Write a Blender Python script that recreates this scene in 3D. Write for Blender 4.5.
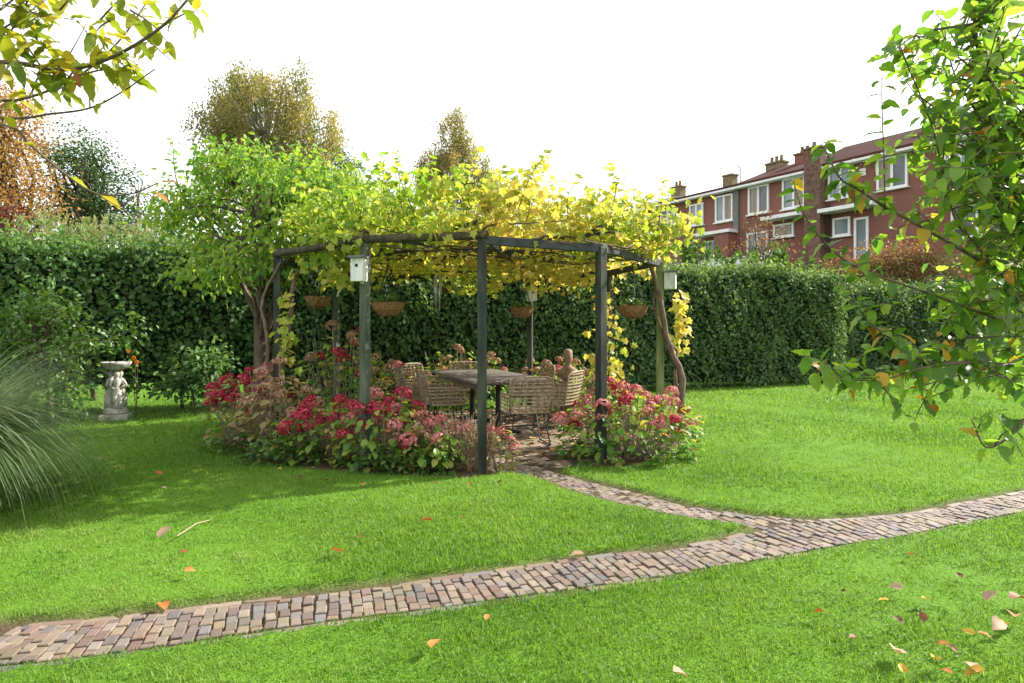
import bpy, math, random
import numpy as np
from mathutils import Vector, Matrix, Euler
random.seed(7); rng = np.random.default_rng(7)
for o in list(bpy.data.objects): bpy.data.objects.remove(o)
SC = bpy.context.scene; COL = SC.collection
R = math.radians

# ------------------------------------------------------------------ camera
FPX, HZ, EYE = 620.0, 328.0, 1.5
cd = bpy.data.cameras.new('camera'); cam = bpy.data.objects.new('camera', cd); COL.objects.link(cam)
cam.location = (0, 0, EYE); cam.rotation_euler = (R(90), 0, 0)
cd.sensor_width = 36; cd.lens = FPX / 1024 * 36; cd.shift_y = -(341.5 - HZ) / 1024
cd.clip_start = 0.05; cd.clip_end = 2000
SC.camera = cam

# ------------------------------------------------------------------ world + sun
SUN_AZ = math.atan2(0.90, 0.44); SUN_EL = R(35)
w = bpy.data.worlds.new('World'); SC.world = w; w.use_nodes = True
nt = w.node_tree; nt.nodes.clear()
out = nt.nodes.new('ShaderNodeOutputWorld'); bg = nt.nodes.new('ShaderNodeBackground')
sky = nt.nodes.new('ShaderNodeTexSky'); sky.sky_type = 'NISHITA'; sky.sun_disc = False
sky.sun_elevation = SUN_EL; sky.sun_rotation = SUN_AZ; sky.dust_density = 4; sky.air_density = 1.2
veil = nt.nodes.new('ShaderNodeMix'); veil.data_type = 'RGBA'
veil.inputs[0].default_value = 0.86
veil.inputs[7].default_value = (5.75, 5.8, 5.9, 1)           # thin white cloud veil over the whole sky
nt.links.new(sky.outputs[0], veil.inputs[6]); nt.links.new(veil.outputs[2], bg.inputs[0])
bg.inputs[1].default_value = 0.13
nt.links.new(bg.outputs[0], out.inputs[0])
sl = bpy.data.lights.new('sun', 'SUN'); so = bpy.data.objects.new('sun', sl); COL.objects.link(so)
sl.energy = 5.0; sl.angle = R(0.6); sl.color = (1.0, 0.94, 0.84)
sd = Vector((math.sin(SUN_AZ) * math.cos(SUN_EL), math.cos(SUN_AZ) * math.cos(SUN_EL), math.sin(SUN_EL)))
so.rotation_euler = sd.to_track_quat('Z', 'Y').to_euler(); so.location = sd * 60
vs = SC.view_settings; vs.view_transform = 'Standard'; vs.look = 'None'; vs.gamma = 1; vs.exposure = 1.28; vs.use_curve_mapping = False
SC.render.engine = 'CYCLES'
SC.cycles.max_bounces = 8; SC.cycles.transparent_max_bounces = 8; SC.cycles.transmission_bounces = 6

# ------------------------------------------------------------------ helpers
def at(px, py, d):
    "point at distance d along the view axis seen at pixel px, py of the photograph"
    return Vector(((px - 512) / FPX * d, d, EYE + (HZ - py) / FPX * d))
def gp(px, py, z=0.0):
    d = FPX * (EYE - z) / (py - HZ)
    return Vector(((px - 512) / FPX * d, d, z))

def tag(o, label=None, cat=None, group=None, kind=None):
    if label: o['label'] = label
    if cat: o['category'] = cat
    if group: o['group'] = group
    if kind: o['kind'] = kind
    return o
def empty(name, loc=(0, 0, 0), rz=0.0, label=None, cat=None, group=None):
    o = bpy.data.objects.new(name, None); COL.objects.link(o)
    o.location = loc; o.rotation_euler = (0, 0, rz); o.empty_display_size = 0.1
    return tag(o, label, cat, group)
def link(name, me, parent=None):
    o = bpy.data.objects.new(name, me); COL.objects.link(o)
    if parent is not None: o.parent = parent
    return o
def copy_tree(o, parent=None):
    c = o.copy(); COL.objects.link(c)
    if parent is not None: c.parent = parent
    for ch in o.children: copy_tree(ch, c)
    return c

def np_mesh(name, V, T, mat, parent=None, attrs=None, smooth=False, off=None):
    "triangle mesh from numpy arrays"
    V = np.asarray(V, dtype=np.float32)
    if off is not None: V = V - np.asarray(off, dtype=np.float32)
    T = np.asarray(T, dtype=np.int32)
    me = bpy.data.meshes.new(name)
    me.vertices.add(len(V)); me.vertices.foreach_set('co', V.ravel())
    me.loops.add(T.size); me.loops.foreach_set('vertex_index', T.ravel())
    me.polygons.add(len(T)); k = T.shape[1]
    me.polygons.foreach_set('loop_start', np.arange(0, T.size, k, dtype=np.int32))
    try: me.polygons.foreach_set('loop_total', np.full(len(T), k, dtype=np.int32))
    except Exception: pass
    me.polygons.foreach_set('use_smooth', np.full(len(T), smooth, dtype=bool))
    for nm, a in (attrs or {}).items():
        at_ = me.attributes.new(nm, 'FLOAT', 'POINT'); at_.data.foreach_set('value', np.asarray(a, dtype=np.float32))
    me.update(calc_edges=True); me.validate()
    if mat: me.materials.append(mat)
    return link(name, me, parent)

class MB:
    def __init__(s): s.V = []; s.F = []; s.A = []
    def add(s, V, F, a=0.5):
        n = len(s.V); s.V += [tuple(v) for v in V]; s.F += [tuple(i + n for i in f) for f in F]; s.A += [a] * len(V)
    def box(s, c, size, rz=0.0, M=None, a=0.5):
        x, y, z = size[0] / 2, size[1] / 2, size[2] / 2
        P = [Vector(p) for p in ((-x,-y,-z),(x,-y,-z),(x,y,-z),(-x,y,-z),(-x,-y,z),(x,-y,z),(x,y,z),(-x,y,z))]
        m = M if M is not None else Matrix.Rotation(rz, 3, 'Z')
        P = [m @ p + Vector(c) for p in P]
        s.add(P, [(0,3,2,1),(4,5,6,7),(0,1,5,4),(1,2,6,5),(2,3,7,6),(3,0,4,7)], a)
    def bar(s, p, q, wd, ht, up=(0, 0, 1), a=0.5):
        p, q = Vector(p), Vector(q); x = (q - p); L = x.length; x.normalize()
        y = Vector(up).cross(x); y.normalize(); z = x.cross(y)
        M = Matrix((x, y, z)).transposed()
        s.box((p + q) / 2, (L, wd, ht), M=M, a=a)
    def tube(s, pts, rad, n=6, cap=True, a=0.5):
        pts = [Vector(p) for p in pts]; m = len(pts)
        if not hasattr(rad, '__len__'): rad = [rad] * m
        V = []; ref = None
        for i in range(m):
            t = pts[min(i + 1, m - 1)] - pts[max(i - 1, 0)]
            if t.length < 1e-9: t = Vector((0, 0, 1))
            t.normalize()
            if ref is None: ref = Vector((1, 0, 0)) if abs(t.x) < 0.9 else Vector((0, 1, 0))
            ref = ref - t * ref.dot(t); ref.normalize(); b = t.cross(ref)
            for k in range(n):
                an = 2 * math.pi * k / n
                V.append(pts[i] + (ref * math.cos(an) + b * math.sin(an)) * rad[i])
        F = [(i*n+k, i*n+(k+1) % n, (i+1)*n+(k+1) % n, (i+1)*n+k) for i in range(m-1) for k in range(n)]
        if cap: F += [tuple(range(n-1, -1, -1)), tuple((m-1)*n+k for k in range(n))]
        s.add(V, F, a)
    def lathe(s, prof, c=(0, 0, 0), n=24, sq=None, a=0.5):
        V = []; m = len(prof)
        for r, z in prof:
            for k in range(n):
                an = 2 * math.pi * k / n
                V.append((c[0] + r * math.cos(an), c[1] + r * math.sin(an), c[2] + z))
        F = [(i*n+k, i*n+(k+1) % n, (i+1)*n+(k+1) % n, (i+1)*n+k) for i in range(m-1) for k in range(n)]
        F += [tuple(range(n-1, -1, -1)), tuple((m-1)*n+k for k in range(n))]
        s.add(V, F, a)
    def build(s, name, mat, parent=None, smooth=False, off=None, bevel=0, auto=None):
        me = bpy.data.meshes.new(name); V = s.V
        if off is not None: V = [(v[0]-off[0], v[1]-off[1], v[2]-off[2]) for v in V]
        me.from_pydata(V, [], s.F)
        at_ = me.attributes.new('rnd', 'FLOAT', 'POINT'); at_.data.foreach_set('value', s.A)
        me.materials.append(mat)
        if smooth: me.polygons.foreach_set('use_smooth', [True] * len(me.polygons))
        me.update(); o = link(name, me, parent)
        if bevel:
            b = o.modifiers.new('bevel', 'BEVEL'); b.width = bevel; b.segments = 2; b.limit_method = 'ANGLE'
        return o

def spline(pts, n):
    "Catmull-Rom through pts"
    P = [Vector(p) for p in pts]; P = [P[0]*2-P[1]] + P + [P[-1]*2-P[-2]]
    res = []; seg = len(P) - 3
    for i in range(n):
        u = i / (n - 1) * seg; k = min(int(u), seg - 1); t = u - k
        a, b, c, d = P[k:k+4]
        res.append(0.5 * ((2*b) + (c-a)*t + (2*a-5*b+4*c-d)*t*t + (3*b-a-3*c+d)*t*t*t))
    return res
def lerp(a, b, t): return a + (b - a) * t

# ------------------------------------------------------------------ leaves
def T_small(wd=0.30, fold=0.07):
    return np.array([(0,0,0),(.45,wd,fold),(1,0,-.05),(.45,-wd,fold)], float), np.array([(0,2,1),(0,3,2)])
def T_big(wd=0.30, fold=0.07, droop=0.12):
    V = [(0,0,0),(.28,0,-.0),(.65,0,-.02),(1,0,-droop),(.26,wd*.86,fold),(.62,wd*.92,fold*.9),(.26,-wd*.86,fold),(.62,-wd*.92,fold*.9),
         (.85,wd*.5,fold*.2-droop*.4),(.85,-wd*.5,fold*.2-droop*.4)]
    T = [(0,1,4),(1,2,5),(1,5,4),(2,3,8),(2,8,5),(0,6,1),(1,6,7),(1,7,2),(2,9,3),(2,7,9)]
    return np.array(V, float), np.array(T)
def T_hero(wd=0.33, fold=0.08, droop=0.2, wave=.025, tip=1.0):
    ts = [0,.10,.24,.40,.56,.72,.86,.95,1]; V = []; n = len(ts)
    for t in ts: V.append((t, 0, -droop*t*t))
    for sg in (1,-1):
        for i, t in enumerate(ts[1:-1]):
            w_ = wd * (math.sin(math.pi * t ** .72) ** .8) * (1 if t < .8 else tip); V.append((t, sg*w_, -droop*t*t + fold*w_/wd + wave*(1 if i % 2 else -1)))
    T = []
    for sg, o in ((0, n), (1, n+n-2)):
        for i in range(n-1):
            a, b = i, i+1; la = None if i == 0 else o+i-1; lb = None if i+1 == n-1 else o+i
            q = [(a,b,lb)] if la is None else ([(a,b,la)] if lb is None else [(a,b,lb),(a,lb,la)])
            T += [tuple(reversed(x)) if sg else x for x in q]
    return np.array(V, float), np.array(T)
def T_vine():
    rim = [(0,0,0),(-.12,.22,.02),(.10,.50,.08),(.28,.36,.03),(.55,.52,.06),(.66,.24,.02),(1.0,0,-.12),
           (.66,-.24,.02),(.55,-.52,.06),(.28,-.36,.03),(.10,-.50,.08),(-.12,-.22,.02)]
    V = rim + [(.34,0,-.04)]; c = len(rim)
    return np.array(V, float), np.array([(c, (i+1) % c, i) for i in range(c)])
def unit(a): return a / np.maximum(np.linalg.norm(a, axis=1, keepdims=True), 1e-9)
def leaves(tpl, P, D, N, S, rnd=None):
    "orient a template at points P along D with normal N scaled S: returns V, T, attr"
    tv, tt = tpl; P = np.asarray(P, float); n = len(P)
    x = unit(np.asarray(D, float)); z = np.asarray(N, float)
    z = unit(z - x * (x * z).sum(1, keepdims=True)); y = np.cross(z, x)
    S = np.asarray(S, float).reshape(n, 1, 1) if np.ndim(S) else np.full((n, 1, 1), S)
    V = P[:, None, :] + S * (tv[None, :, 0:1] * x[:, None, :] + tv[None, :, 1:2] * y[:, None, :] + tv[None, :, 2:3] * z[:, None, :])
    m = len(tv); T = tt[None] + (np.arange(n) * m)[:, None, None]
    if rnd is None: rnd = rng.random(n)
    return V.reshape(-1, 3), T.reshape(-1, tt.shape[1]), np.repeat(rnd, m)
def join(parts):
    Vs, Ts, As = [], [], []; k = 0
    for V, T, A in parts:
        Vs.append(V); Ts.append(T + k); As.append(A); k += len(V)
    return np.concatenate(Vs), np.concatenate(Ts), np.concatenate(As)
def rdir(n): return unit(rng.normal(size=(n, 3)))

# ------------------------------------------------------------------ materials
def newmat(name):
    m = bpy.data.materials.new(name); m.use_nodes = True; t = m.node_tree
    b = t.nodes['Principled BSDF']; return m, t, b
def ramp(t, cols, fac):
    r = t.nodes.new('ShaderNodeValToRGB'); e = r.color_ramp.elements
    while len(e) < len(cols): e.new(0.5)
    for i, c in enumerate(cols):
        e[i].position = i / max(1, len(cols) - 1); e[i].color = (*c, 1)
    t.links.new(fac, r.inputs[0]); return r.outputs[0]
def attr(t, nm='rnd'):
    a = t.nodes.new('ShaderNodeAttribute'); a.attribute_name = nm; return a.outputs['Fac']
def noise(t, scale, detail=4, coord='Object', rough=.55, mp=None):
    c = t.nodes.new('ShaderNodeTexCoord'); n = t.nodes.new('ShaderNodeTexNoise')
    n.inputs['Scale'].default_value = scale; n.inputs['Detail'].default_value = detail; n.inputs['Roughness'].default_value = rough
    src = c.outputs[coord]
    if mp:
        m = t.nodes.new('ShaderNodeMapping'); m.inputs['Scale'].default_value = mp; t.links.new(src, m.inputs[0]); src = m.outputs[0]
    t.links.new(src, n.inputs['Vector']); return n.outputs[0]
def math_(t, op, a, b):
    m = t.nodes.new('ShaderNodeMath'); m.operation = op
    for i, v in enumerate((a, b)):
        if isinstance(v, (int, float)): m.inputs[i].default_value = v
        else: t.links.new(v, m.inputs[i])
    return m.outputs[0]
def mixc(t, fac, a, b):
    m = t.nodes.new('ShaderNodeMix'); m.data_type = 'RGBA'
    for i, v in ((0, fac), (6, a), (7, b)):
        if isinstance(v, (int, float)): m.inputs[i].default_value = v
        elif isinstance(v, tuple): m.inputs[i].default_value = (*v, 1)
        else: t.links.new(v, m.inputs[i])
    return m.outputs[2]
def bump(t, b, h, strength=.4, dist=.01):
    n = t.nodes.new('ShaderNodeBump'); n.inputs['Strength'].default_value = strength; n.inputs['Distance'].default_value = dist
    t.links.new(h, n.inputs['Height']); t.links.new(n.outputs[0], b.inputs['Normal'])
def leafmat(name, cols, trans=0.35, rough=.45, boost=1.6, spec=.4, nscale=None):
    m, t, b = newmat(name)
    c = ramp(t, cols, attr(t))
    if nscale:
        n = noise(t, nscale, 3); c = mixc(t, math_(t, 'MULTIPLY', n, .45), c, tuple(x * .6 for x in cols[0]))
    t.links.new(c, b.inputs['Base Color']); b.inputs['Roughness'].default_value = rough
    b.inputs['Specular IOR Level'].default_value = spec
    tr = t.nodes.new('ShaderNodeBsdfTranslucent')
    mu = t.nodes.new('ShaderNodeMix'); mu.data_type = 'RGBA'; mu.blend_type = 'MULTIPLY'; mu.inputs[0].default_value = 1
    t.links.new(c, mu.inputs[6]); mu.inputs[7].default_value = (boost * 1.1, boost, boost * .55, 1)
    t.links.new(mu.outputs[2], tr.inputs[0])
    ms = t.nodes.new('ShaderNodeMixShader'); ms.inputs[0].default_value = trans
    t.links.new(b.outputs[0], ms.inputs[1]); t.links.new(tr.outputs[0], ms.inputs[2])
    t.links.new(ms.outputs[0], t.nodes['Material Output'].inputs[0])
    return m
def noisemat(name, cols, scale=8, rough=.8, bs=.4, bd=.01, detail=5, mp=None, spec=.3, metal=0):
    m, t, b = newmat(name); n = noise(t, scale, detail, mp=mp)
    nn = t.nodes.new('ShaderNodeMapRange'); nn.inputs[1].default_value = .3; nn.inputs[2].default_value = .7
    t.links.new(n, nn.inputs[0])
    t.links.new(ramp(t, cols, nn.outputs[0]), b.inputs['Base Color']); b.inputs['Roughness'].default_value = rough
    b.inputs['Specular IOR Level'].default_value = spec; b.inputs['Metallic'].default_value = metal
    if bs: bump(t, b, n, bs, bd)
    return m
M = {}
M['bark'] = noisemat('bark', [(.035,.026,.018),(.10,.075,.05),(.17,.14,.10)], 14, .9, .8, .02, mp=(1,1,.25))
M['bark_birch'] = noisemat('bark_birch', [(.05,.045,.04),(.3,.28,.25),(.45,.43,.4)], 3, .8, .3)
M['twig'] = noisemat('twig_bark', [(.06,.045,.03),(.16,.12,.08)], 30, .7, .4)
M['twig_pale'] = noisemat('twig_pale', [(.12,.09,.06),(.30,.25,.19)], 30, .7, .4)
M['post'] = noisemat('post_paint', [(.010,.012,.010),(.03,.038,.03),(.075,.085,.055)], 9, .6, .3, .004, mp=(1,1,.2))
M['post_worn'] = noisemat('post_worn', [(.03,.036,.026),(.075,.09,.06),(.13,.145,.10)], 9, .8, .4, .004, mp=(1,1,.2))
M['post_green'] = noisemat('post_mossy', [(.07,.09,.035),(.16,.20,.07),(.25,.29,.12)], 9, .85, .4, .004, mp=(1,1,.2))
M['beam_moss'] = noisemat('beam_mossy', [(.025,.022,.015),(.06,.056,.03),(.11,.11,.05)], 22, .95, .9, .01)
M['beam_dark'] = noisemat('beam_dark', [(.014,.018,.022),(.035,.045,.05),(.05,.06,.06)], 8, .55, .3, .004)
M['cane'] = noisemat('vine_bark', [(.05,.035,.022),(.14,.10,.065),(.2,.15,.1)], 25, .9, .7, .01, mp=(1,1,.3))
M['metal_black'] = noisemat('black_metal', [(.012,.012,.013),(.03,.03,.03)], 20, .45, .1)
M['metal_grey'] = noisemat('grey_metal', [(.35,.36,.37),(.6,.6,.6)], 12, .35, .1, metal=.8)
M['rattan'] = noisemat('rattan', [(.13,.095,.06),(.28,.215,.14),(.42,.34,.23)], 30, .6, .4, .003)
M['table'] = noisemat('weathered_wood', [(.08,.07,.062),(.15,.13,.115),(.24,.215,.19)], 10, .42, .4, .003, mp=(1,8,1))
M['stone'] = noisemat('carved_stone', [(.16,.15,.12),(.36,.34,.30),(.52,.50,.45)], 9, .9, .6, .01)
M['stone_tan'] = noisemat('tan_stone', [(.18,.12,.08),(.34,.24,.17)], 14, .9, .5, .01)
M['coir'] = noisemat('coir', [(.10,.055,.025),(.26,.14,.065),(.36,.22,.11)], 60, .95, 1.0, .02)
M['soil'] = noisemat('soil', [(.02,.014,.009),(.055,.038,.024)], 12, .95, .8, .03)
M['white_paint'] = noisemat('white_paint', [(.66,.67,.66),(.8,.8,.79)], 5, .5, .1)
M['box_grey'] = noisemat('weathered_white_wood', [(.38,.38,.36),(.62,.62,.60),(.72,.72,.70)], 12, .7, .3, .004, mp=(1,1,.3))
M['box_roof'] = noisemat('felt_grey', [(.10,.10,.10),(.2,.2,.2)], 20, .8, .3)
M['hole'] = noisemat('dark_hole', [(.008,.007,.006),(.015,.013,.011)], 20, .9, 0)
M['glass'] = noisemat('window_glass', [(.10,.13,.15),(.22,.27,.30)], .6, .08, 0, spec=.8)
M['glass_dark'] = noisemat('dark_window_glass', [(.03,.035,.04),(.10,.11,.12)], 1.5, .06, 0, spec=.8)
M['curtain'] = noisemat('curtained_window', [(.20,.14,.09),(.34,.30,.25)], 3, .25, 0, mp=(3,1,.1))
M['tile'] = None
def brickwall():
    m, t, b = newmat('house_brick'); c = t.nodes.new('ShaderNodeTexCoord'); s = t.nodes.new('ShaderNodeSeparateXYZ')
    t.links.new(c.outputs['Object'], s.inputs[0]); k = t.nodes.new('ShaderNodeCombineXYZ')
    t.links.new(math_(t, 'ADD', s.outputs[0], s.outputs[1]), k.inputs[0]); t.links.new(s.outputs[2], k.inputs[1])
    br = t.nodes.new('ShaderNodeTexBrick'); t.links.new(k.outputs[0], br.inputs[0])
    br.inputs['Scale'].default_value = 1; br.inputs['Brick Width'].default_value = .22; br.inputs['Row Height'].default_value = .065
    br.inputs['Mortar Size'].default_value = .008
    br.inputs['Color1'].default_value = (.26,.078,.05,1); br.inputs['Color2'].default_value = (.19,.057,.04,1); br.inputs['Mortar'].default_value = (.24,.17,.14,1)
    n = noise(t, 1.2, 5); t.links.new(mixc(t, math_(t, 'MULTIPLY', n, .5), br.outputs[0], (.11,.04,.03)), b.inputs['Base Color'])
    b.inputs['Roughness'].default_value = .9; return m
def tilemat():
    m, t, b = newmat('roof_tiles'); c = t.nodes.new('ShaderNodeTexCoord'); wv = t.nodes.new('ShaderNodeTexWave')
    wv.inputs['Scale'].default_value = 1.3; wv.bands_direction = 'X'; t.links.new(c.outputs['Object'], wv.inputs[0])
    w2 = t.nodes.new('ShaderNodeTexWave'); w2.bands_direction = 'Y'; w2.wave_profile = 'SAW'; w2.inputs['Scale'].default_value = 1.1; t.links.new(c.outputs['Object'], w2.inputs[0])
    n = noise(t, 3, 5)
    f = math_(t, 'ADD', math_(t, 'MULTIPLY', w2.outputs['Fac'], .5), math_(t, 'MULTIPLY', n, .5))
    t.links.new(ramp(t, [(.025,.012,.010),(.075,.03,.022),(.11,.048,.034)], f), b.inputs['Base Color'])
    bump(t, b, math_(t, 'ADD', wv.outputs['Fac'], w2.outputs['Fac']), .8, .04); b.inputs['Roughness'].default_value = .95; b.inputs['Specular IOR Level'].default_value = .1; return m
M['brickwall'] = brickwall(); M['tile'] = tilemat()
M['brick_brown'] = noisemat('brown_brick', [(.07,.04,.03),(.15,.085,.06),(.20,.13,.09)], 6, .9, .4)
M['brick_yellow'] = noisemat('yellow_brick', [(.12,.09,.05),(.26,.2,.11)], 7, .9, .4)
def pavermat(name, cols, moss=.42):
    m, t, b = newmat(name); c = ramp(t, cols, attr(t))
    n = noise(t, 40, 5); c = mixc(t, math_(t, 'MULTIPLY', n, .5), c, tuple(x * .45 for x in cols[0]))
    n2 = noise(t, 2.3, 4); r2 = t.nodes.new('ShaderNodeMapRange'); r2.inputs[1].default_value = .52; r2.inputs[2].default_value = .72; r2.inputs[4].default_value = moss
    t.links.new(n2, r2.inputs[0]); c = mixc(t, r2.outputs[0], c, (.05,.075,.018))
    t.links.new(c, b.inputs['Base Color']); b.inputs['Roughness'].default_value = .75; bump(t, b, n, .5, .006); return m
M['paver'] = pavermat('path_brick', [(.13,.08,.062),(.095,.09,.095),(.20,.15,.11),(.155,.098,.075),(.25,.20,.15),(.135,.13,.135),(.22,.165,.105),(.17,.14,.115),(.11,.075,.065)])
M['paver_tan'] = pavermat('patio_brick', [(.22,.165,.11),(.18,.14,.10),(.28,.22,.15),(.235,.185,.13)], .4)

M['grass'] = leafmat('grass_blades', [(.05,.12,.016),(.088,.195,.022),(.135,.262,.034),(.205,.285,.075)], .42, .5, 1.6, .25)
M['hedge'] = leafmat('hedge_leaf', [(.036,.08,.030),(.07,.14,.044),(.11,.19,.062),(.17,.26,.095)], .38, .58, 1.5, .35)
M['hedge_left'] = leafmat('hedge_leaf_left', [(.032,.078,.026),(.062,.14,.038),(.10,.20,.052),(.16,.27,.08)], .38, .58, 1.5, .35)
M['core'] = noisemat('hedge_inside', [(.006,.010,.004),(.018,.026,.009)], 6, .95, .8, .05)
M['vine'] = leafmat('vine_leaf', [(.19,.30,.045),(.34,.39,.07),(.48,.45,.10),(.58,.49,.15),(.54,.36,.11)], .5, .5, 1.35, .3)
M['vine_green'] = leafmat('vine_leaf_green', [(.13,.25,.03),(.24,.36,.05),(.38,.43,.08),(.53,.48,.11)], .5, .5, 1.4, .3)
M['tree_green'] = leafmat('tree_leaf', [(.04,.12,.018),(.09,.22,.028),(.17,.31,.045),(.28,.38,.06)], .52, .45, 1.5, .35)
M['apple'] = leafmat('apple_leaf', [(.045,.12,.016),(.09,.20,.026),(.15,.28,.036),(.25,.36,.055)], .58, .42, 1.9, .5, nscale=60)
M['apple_yellow'] = leafmat('apple_leaf_yellow', [(.45,.28,.03),(.5,.36,.05),(.3,.12,.03)], .45, .5, 1.2, .3)
M['cherry'] = leafmat('cherry_leaf', [(.13,.21,.02),(.24,.31,.028),(.36,.38,.04),(.44,.36,.05)], .5, .45, 1.4, .3, nscale=40)
M['leaf_rust'] = leafmat('rust_leaf', [(.3,.10,.03),(.42,.17,.05)], .35, .5, 1.3, .3)
M['birch'] = leafmat('birch_leaf', [(.10,.14,.05),(.20,.21,.075),(.31,.27,.095),(.40,.29,.10)], .5, .5, 1.4, .3)
M['oak'] = leafmat('oak_leaf', [(.03,.075,.028),(.055,.12,.04),(.09,.16,.055)], .4, .5, 1.4, .3)
M['beech'] = leafmat('beech_leaf', [(.19,.10,.045),(.32,.18,.06),(.42,.29,.08),(.26,.11,.06)], .4, .5, 1.3, .3)
M['purple'] = leafmat('purple_leaf', [(.05,.012,.012),(.12,.025,.02),(.2,.06,.03)], .35, .5, 1.3, .3)
M['feather'] = leafmat('feathery_leaf', [(.16,.22,.09),(.28,.33,.15),(.38,.40,.22)], .35, .6, 1.3, .2)
M['rust_shrub'] = leafmat('rust_shrub_leaf', [(.14,.08,.04),(.22,.13,.06),(.28,.18,.08)], .35, .6, 1.3, .2)
M['shrub'] = leafmat('shrub_leaf', [(.03,.075,.014),(.06,.14,.022),(.11,.21,.035)], .35, .4, 1.5, .4)
M['hyd_leaf'] = leafmat('hydrangea_leaf', [(.05,.13,.02),(.11,.23,.032),(.21,.31,.05),(.38,.33,.08),(.40,.17,.07)], .45, .45, 1.5, .35)
M['hyd_dry'] = leafmat('hydrangea_leaf_dry', [(.15,.20,.06),(.28,.26,.11),(.38,.27,.15),(.36,.14,.09)], .42, .6, 1.3, .2)
M['pet_red'] = leafmat('petal_red', [(.22,.014,.03),(.38,.03,.06),(.50,.08,.11)], .25, .6, 1.2, .2)
M['pet_pink'] = leafmat('petal_pink', [(.42,.09,.10),(.56,.20,.20),(.62,.33,.29)], .25, .6, 1.2, .2)
M['pet_tan'] = leafmat('petal_faded', [(.30,.16,.11),(.42,.25,.17),(.45,.33,.2)], .25, .6, 1.2, .2)
M['pampas'] = leafmat('ornamental_grass_blade', [(.05,.10,.04),(.10,.17,.07),(.17,.24,.11),(.27,.28,.16)], .35, .5, 1.2, .3)
M['dry'] = leafmat('dry_stalk', [(.22,.16,.10),(.36,.28,.19),(.16,.10,.06)], .2, .7, 1.1, .2)
M['orange_petal'] = leafmat('orange_petal', [(.65,.20,.01),(.75,.28,.02)], .3, .5, 1.2, .2)
for nm, c in (('orange', [(.30,.10,.03),(.42,.18,.05)]), ('yellow', [(.40,.26,.03),(.46,.33,.06)]), ('brown', [(.10,.045,.025),(.2,.09,.05)]), ('pale', [(.30,.20,.13),(.40,.29,.2)])):
    M['fall_' + nm] = leafmat('fallen_leaf_' + nm, c, .2, .6, 1.2, .2)

# ------------------------------------------------------------------ ground plan (metres)
up_px = [(-60,628),(0,622),(69,618),(154,609),(239,599),(346,586),(435,576),(521,564),(606,553),(690,543),(740,532),(785,521),(839,517),(903,512),(960,501),(1024,490),(1100,476)]
lo_px = [(-60,672),(0,666),(69,659),(154,648),(239,635),(346,619),(435,609),(521,596),(606,585),(690,572),(779,557),(832,547),(903,536),(960,524),(1024,512),(1100,497)]
def curve2(px, n, dy=0): return np.array([(p.x, p.y) for p in spline([gp(*q) - Vector((0, dy, 0)) for q in px], n)])
UP, LO = curve2(up_px, 260), curve2(lo_px, 260, .05)
sl_px = [(480,470),(528,477),(569,491),(623,506),(692,520),(728,524),(757,529),(830,538)]
sr_px = [(520,455),(556,470),(592,480),(640,491),(692,504),(743,513),(785,516.5),(850,517)]
SL, SR = curve2(sl_px, 120), curve2(sr_px, 120)
def inpoly(P, poly):
    P = np.asarray(P, float); x, y = P[:, 0], P[:, 1]; c = np.zeros(len(P), bool); n = len(poly); j = n - 1
    for i in range(n):
        xi, yi = poly[i]; xj, yj = poly[j]
        if yi != yj:
            c ^= ((yi > y) != (yj > y)) & (x < (xj - xi) * (y - yi) / (yj - yi) + xi)
        j = i
    return c
MAIN0 = np.concatenate([UP, LO[::-1]]); UPX = UP + np.array((0, .03)); MAIN = np.concatenate([UPX, LO[::-1]]); SIDE = np.concatenate([SL, SR[::-1]])
PC = np.array((-.45, 8.9)); PR = 2.55
JUN = np.array([(p.x, p.y) for p in [gp(*q) for q in ((712,521),(735,525),(757,529.5),(790,528),(830,524),(870,517),(850,516.5),(815,517.2),(785,516.5),(743,512.5),(722,508))]])
def patio(P): return ((np.asarray(P)[:, :2] - PC) ** 2).sum(1) < PR ** 2
LBED = np.array([(p.x, p.y) for p in [gp(*q) for q in ((216,440),(232,452),(262,464),(330,473),(420,478),(470,480),(497,476),(492,462),(450,452),(400,440),(385,415),(300,405),(240,415))]])
RBED = np.array([(p.x, p.y) for p in [gp(*q) for q in ((566,456),(585,468),(630,469),(672,455),(690,440),(685,420),(640,412),(590,430))]])
HD = np.array((5.0, 1.9)) / math.hypot(5, 1.9); HN = np.array((HD[1], -HD[0]))   # hedge direction, front normal
H0 = np.array((4.5, 15.0))
def hedge_v(P): return (np.asarray(P)[:, :2] - H0) @ HN          # >0 in front of the hedge face
def regions(P):
    pth = inpoly(P, MAIN) | inpoly(P, SIDE) | inpoly(P, JUN); bed = inpoly(P, LBED) | inpoly(P, RBED); pat = patio(P) & ~bed
    hb = (hedge_v(P) < .25)
    return pth, bed, pat, hb

# ------------------------------------------------------------------ SETTING
def lawnmat():
    m, t, b = newmat('lawn_turf'); n = noise(t, 1.6, 6); n2 = noise(t, 55, 4)
    g = ramp(t, [(.05,.12,.010),(.09,.19,.016),(.13,.25,.025)], math_(t, 'ADD', math_(t, 'MULTIPLY', n, .5), math_(t, 'MULTIPLY', n2, .5)))
    s = ramp(t, [(.035,.026,.017),(.12,.09,.055)], n2)
    t.links.new(mixc(t, attr(t, 'soil'), g, s), b.inputs['Base Color']); b.inputs['Roughness'].default_value = .9
    b.inputs['Specular IOR Level'].default_value = .1; bump(t, b, n2, .8, .03); return m
M['lawn'] = lawnmat()
g = MB(); g.add([(-900,-900,-.09),(900,-900,-.09),(900,900,-.09),(-900,900,-.09)], [(0,1,2,3)])
M['ground'] = noisemat('far_ground', [(.04,.08,.015),(.07,.12,.025),(.09,.10,.04)], .4, .95, 0)
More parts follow.
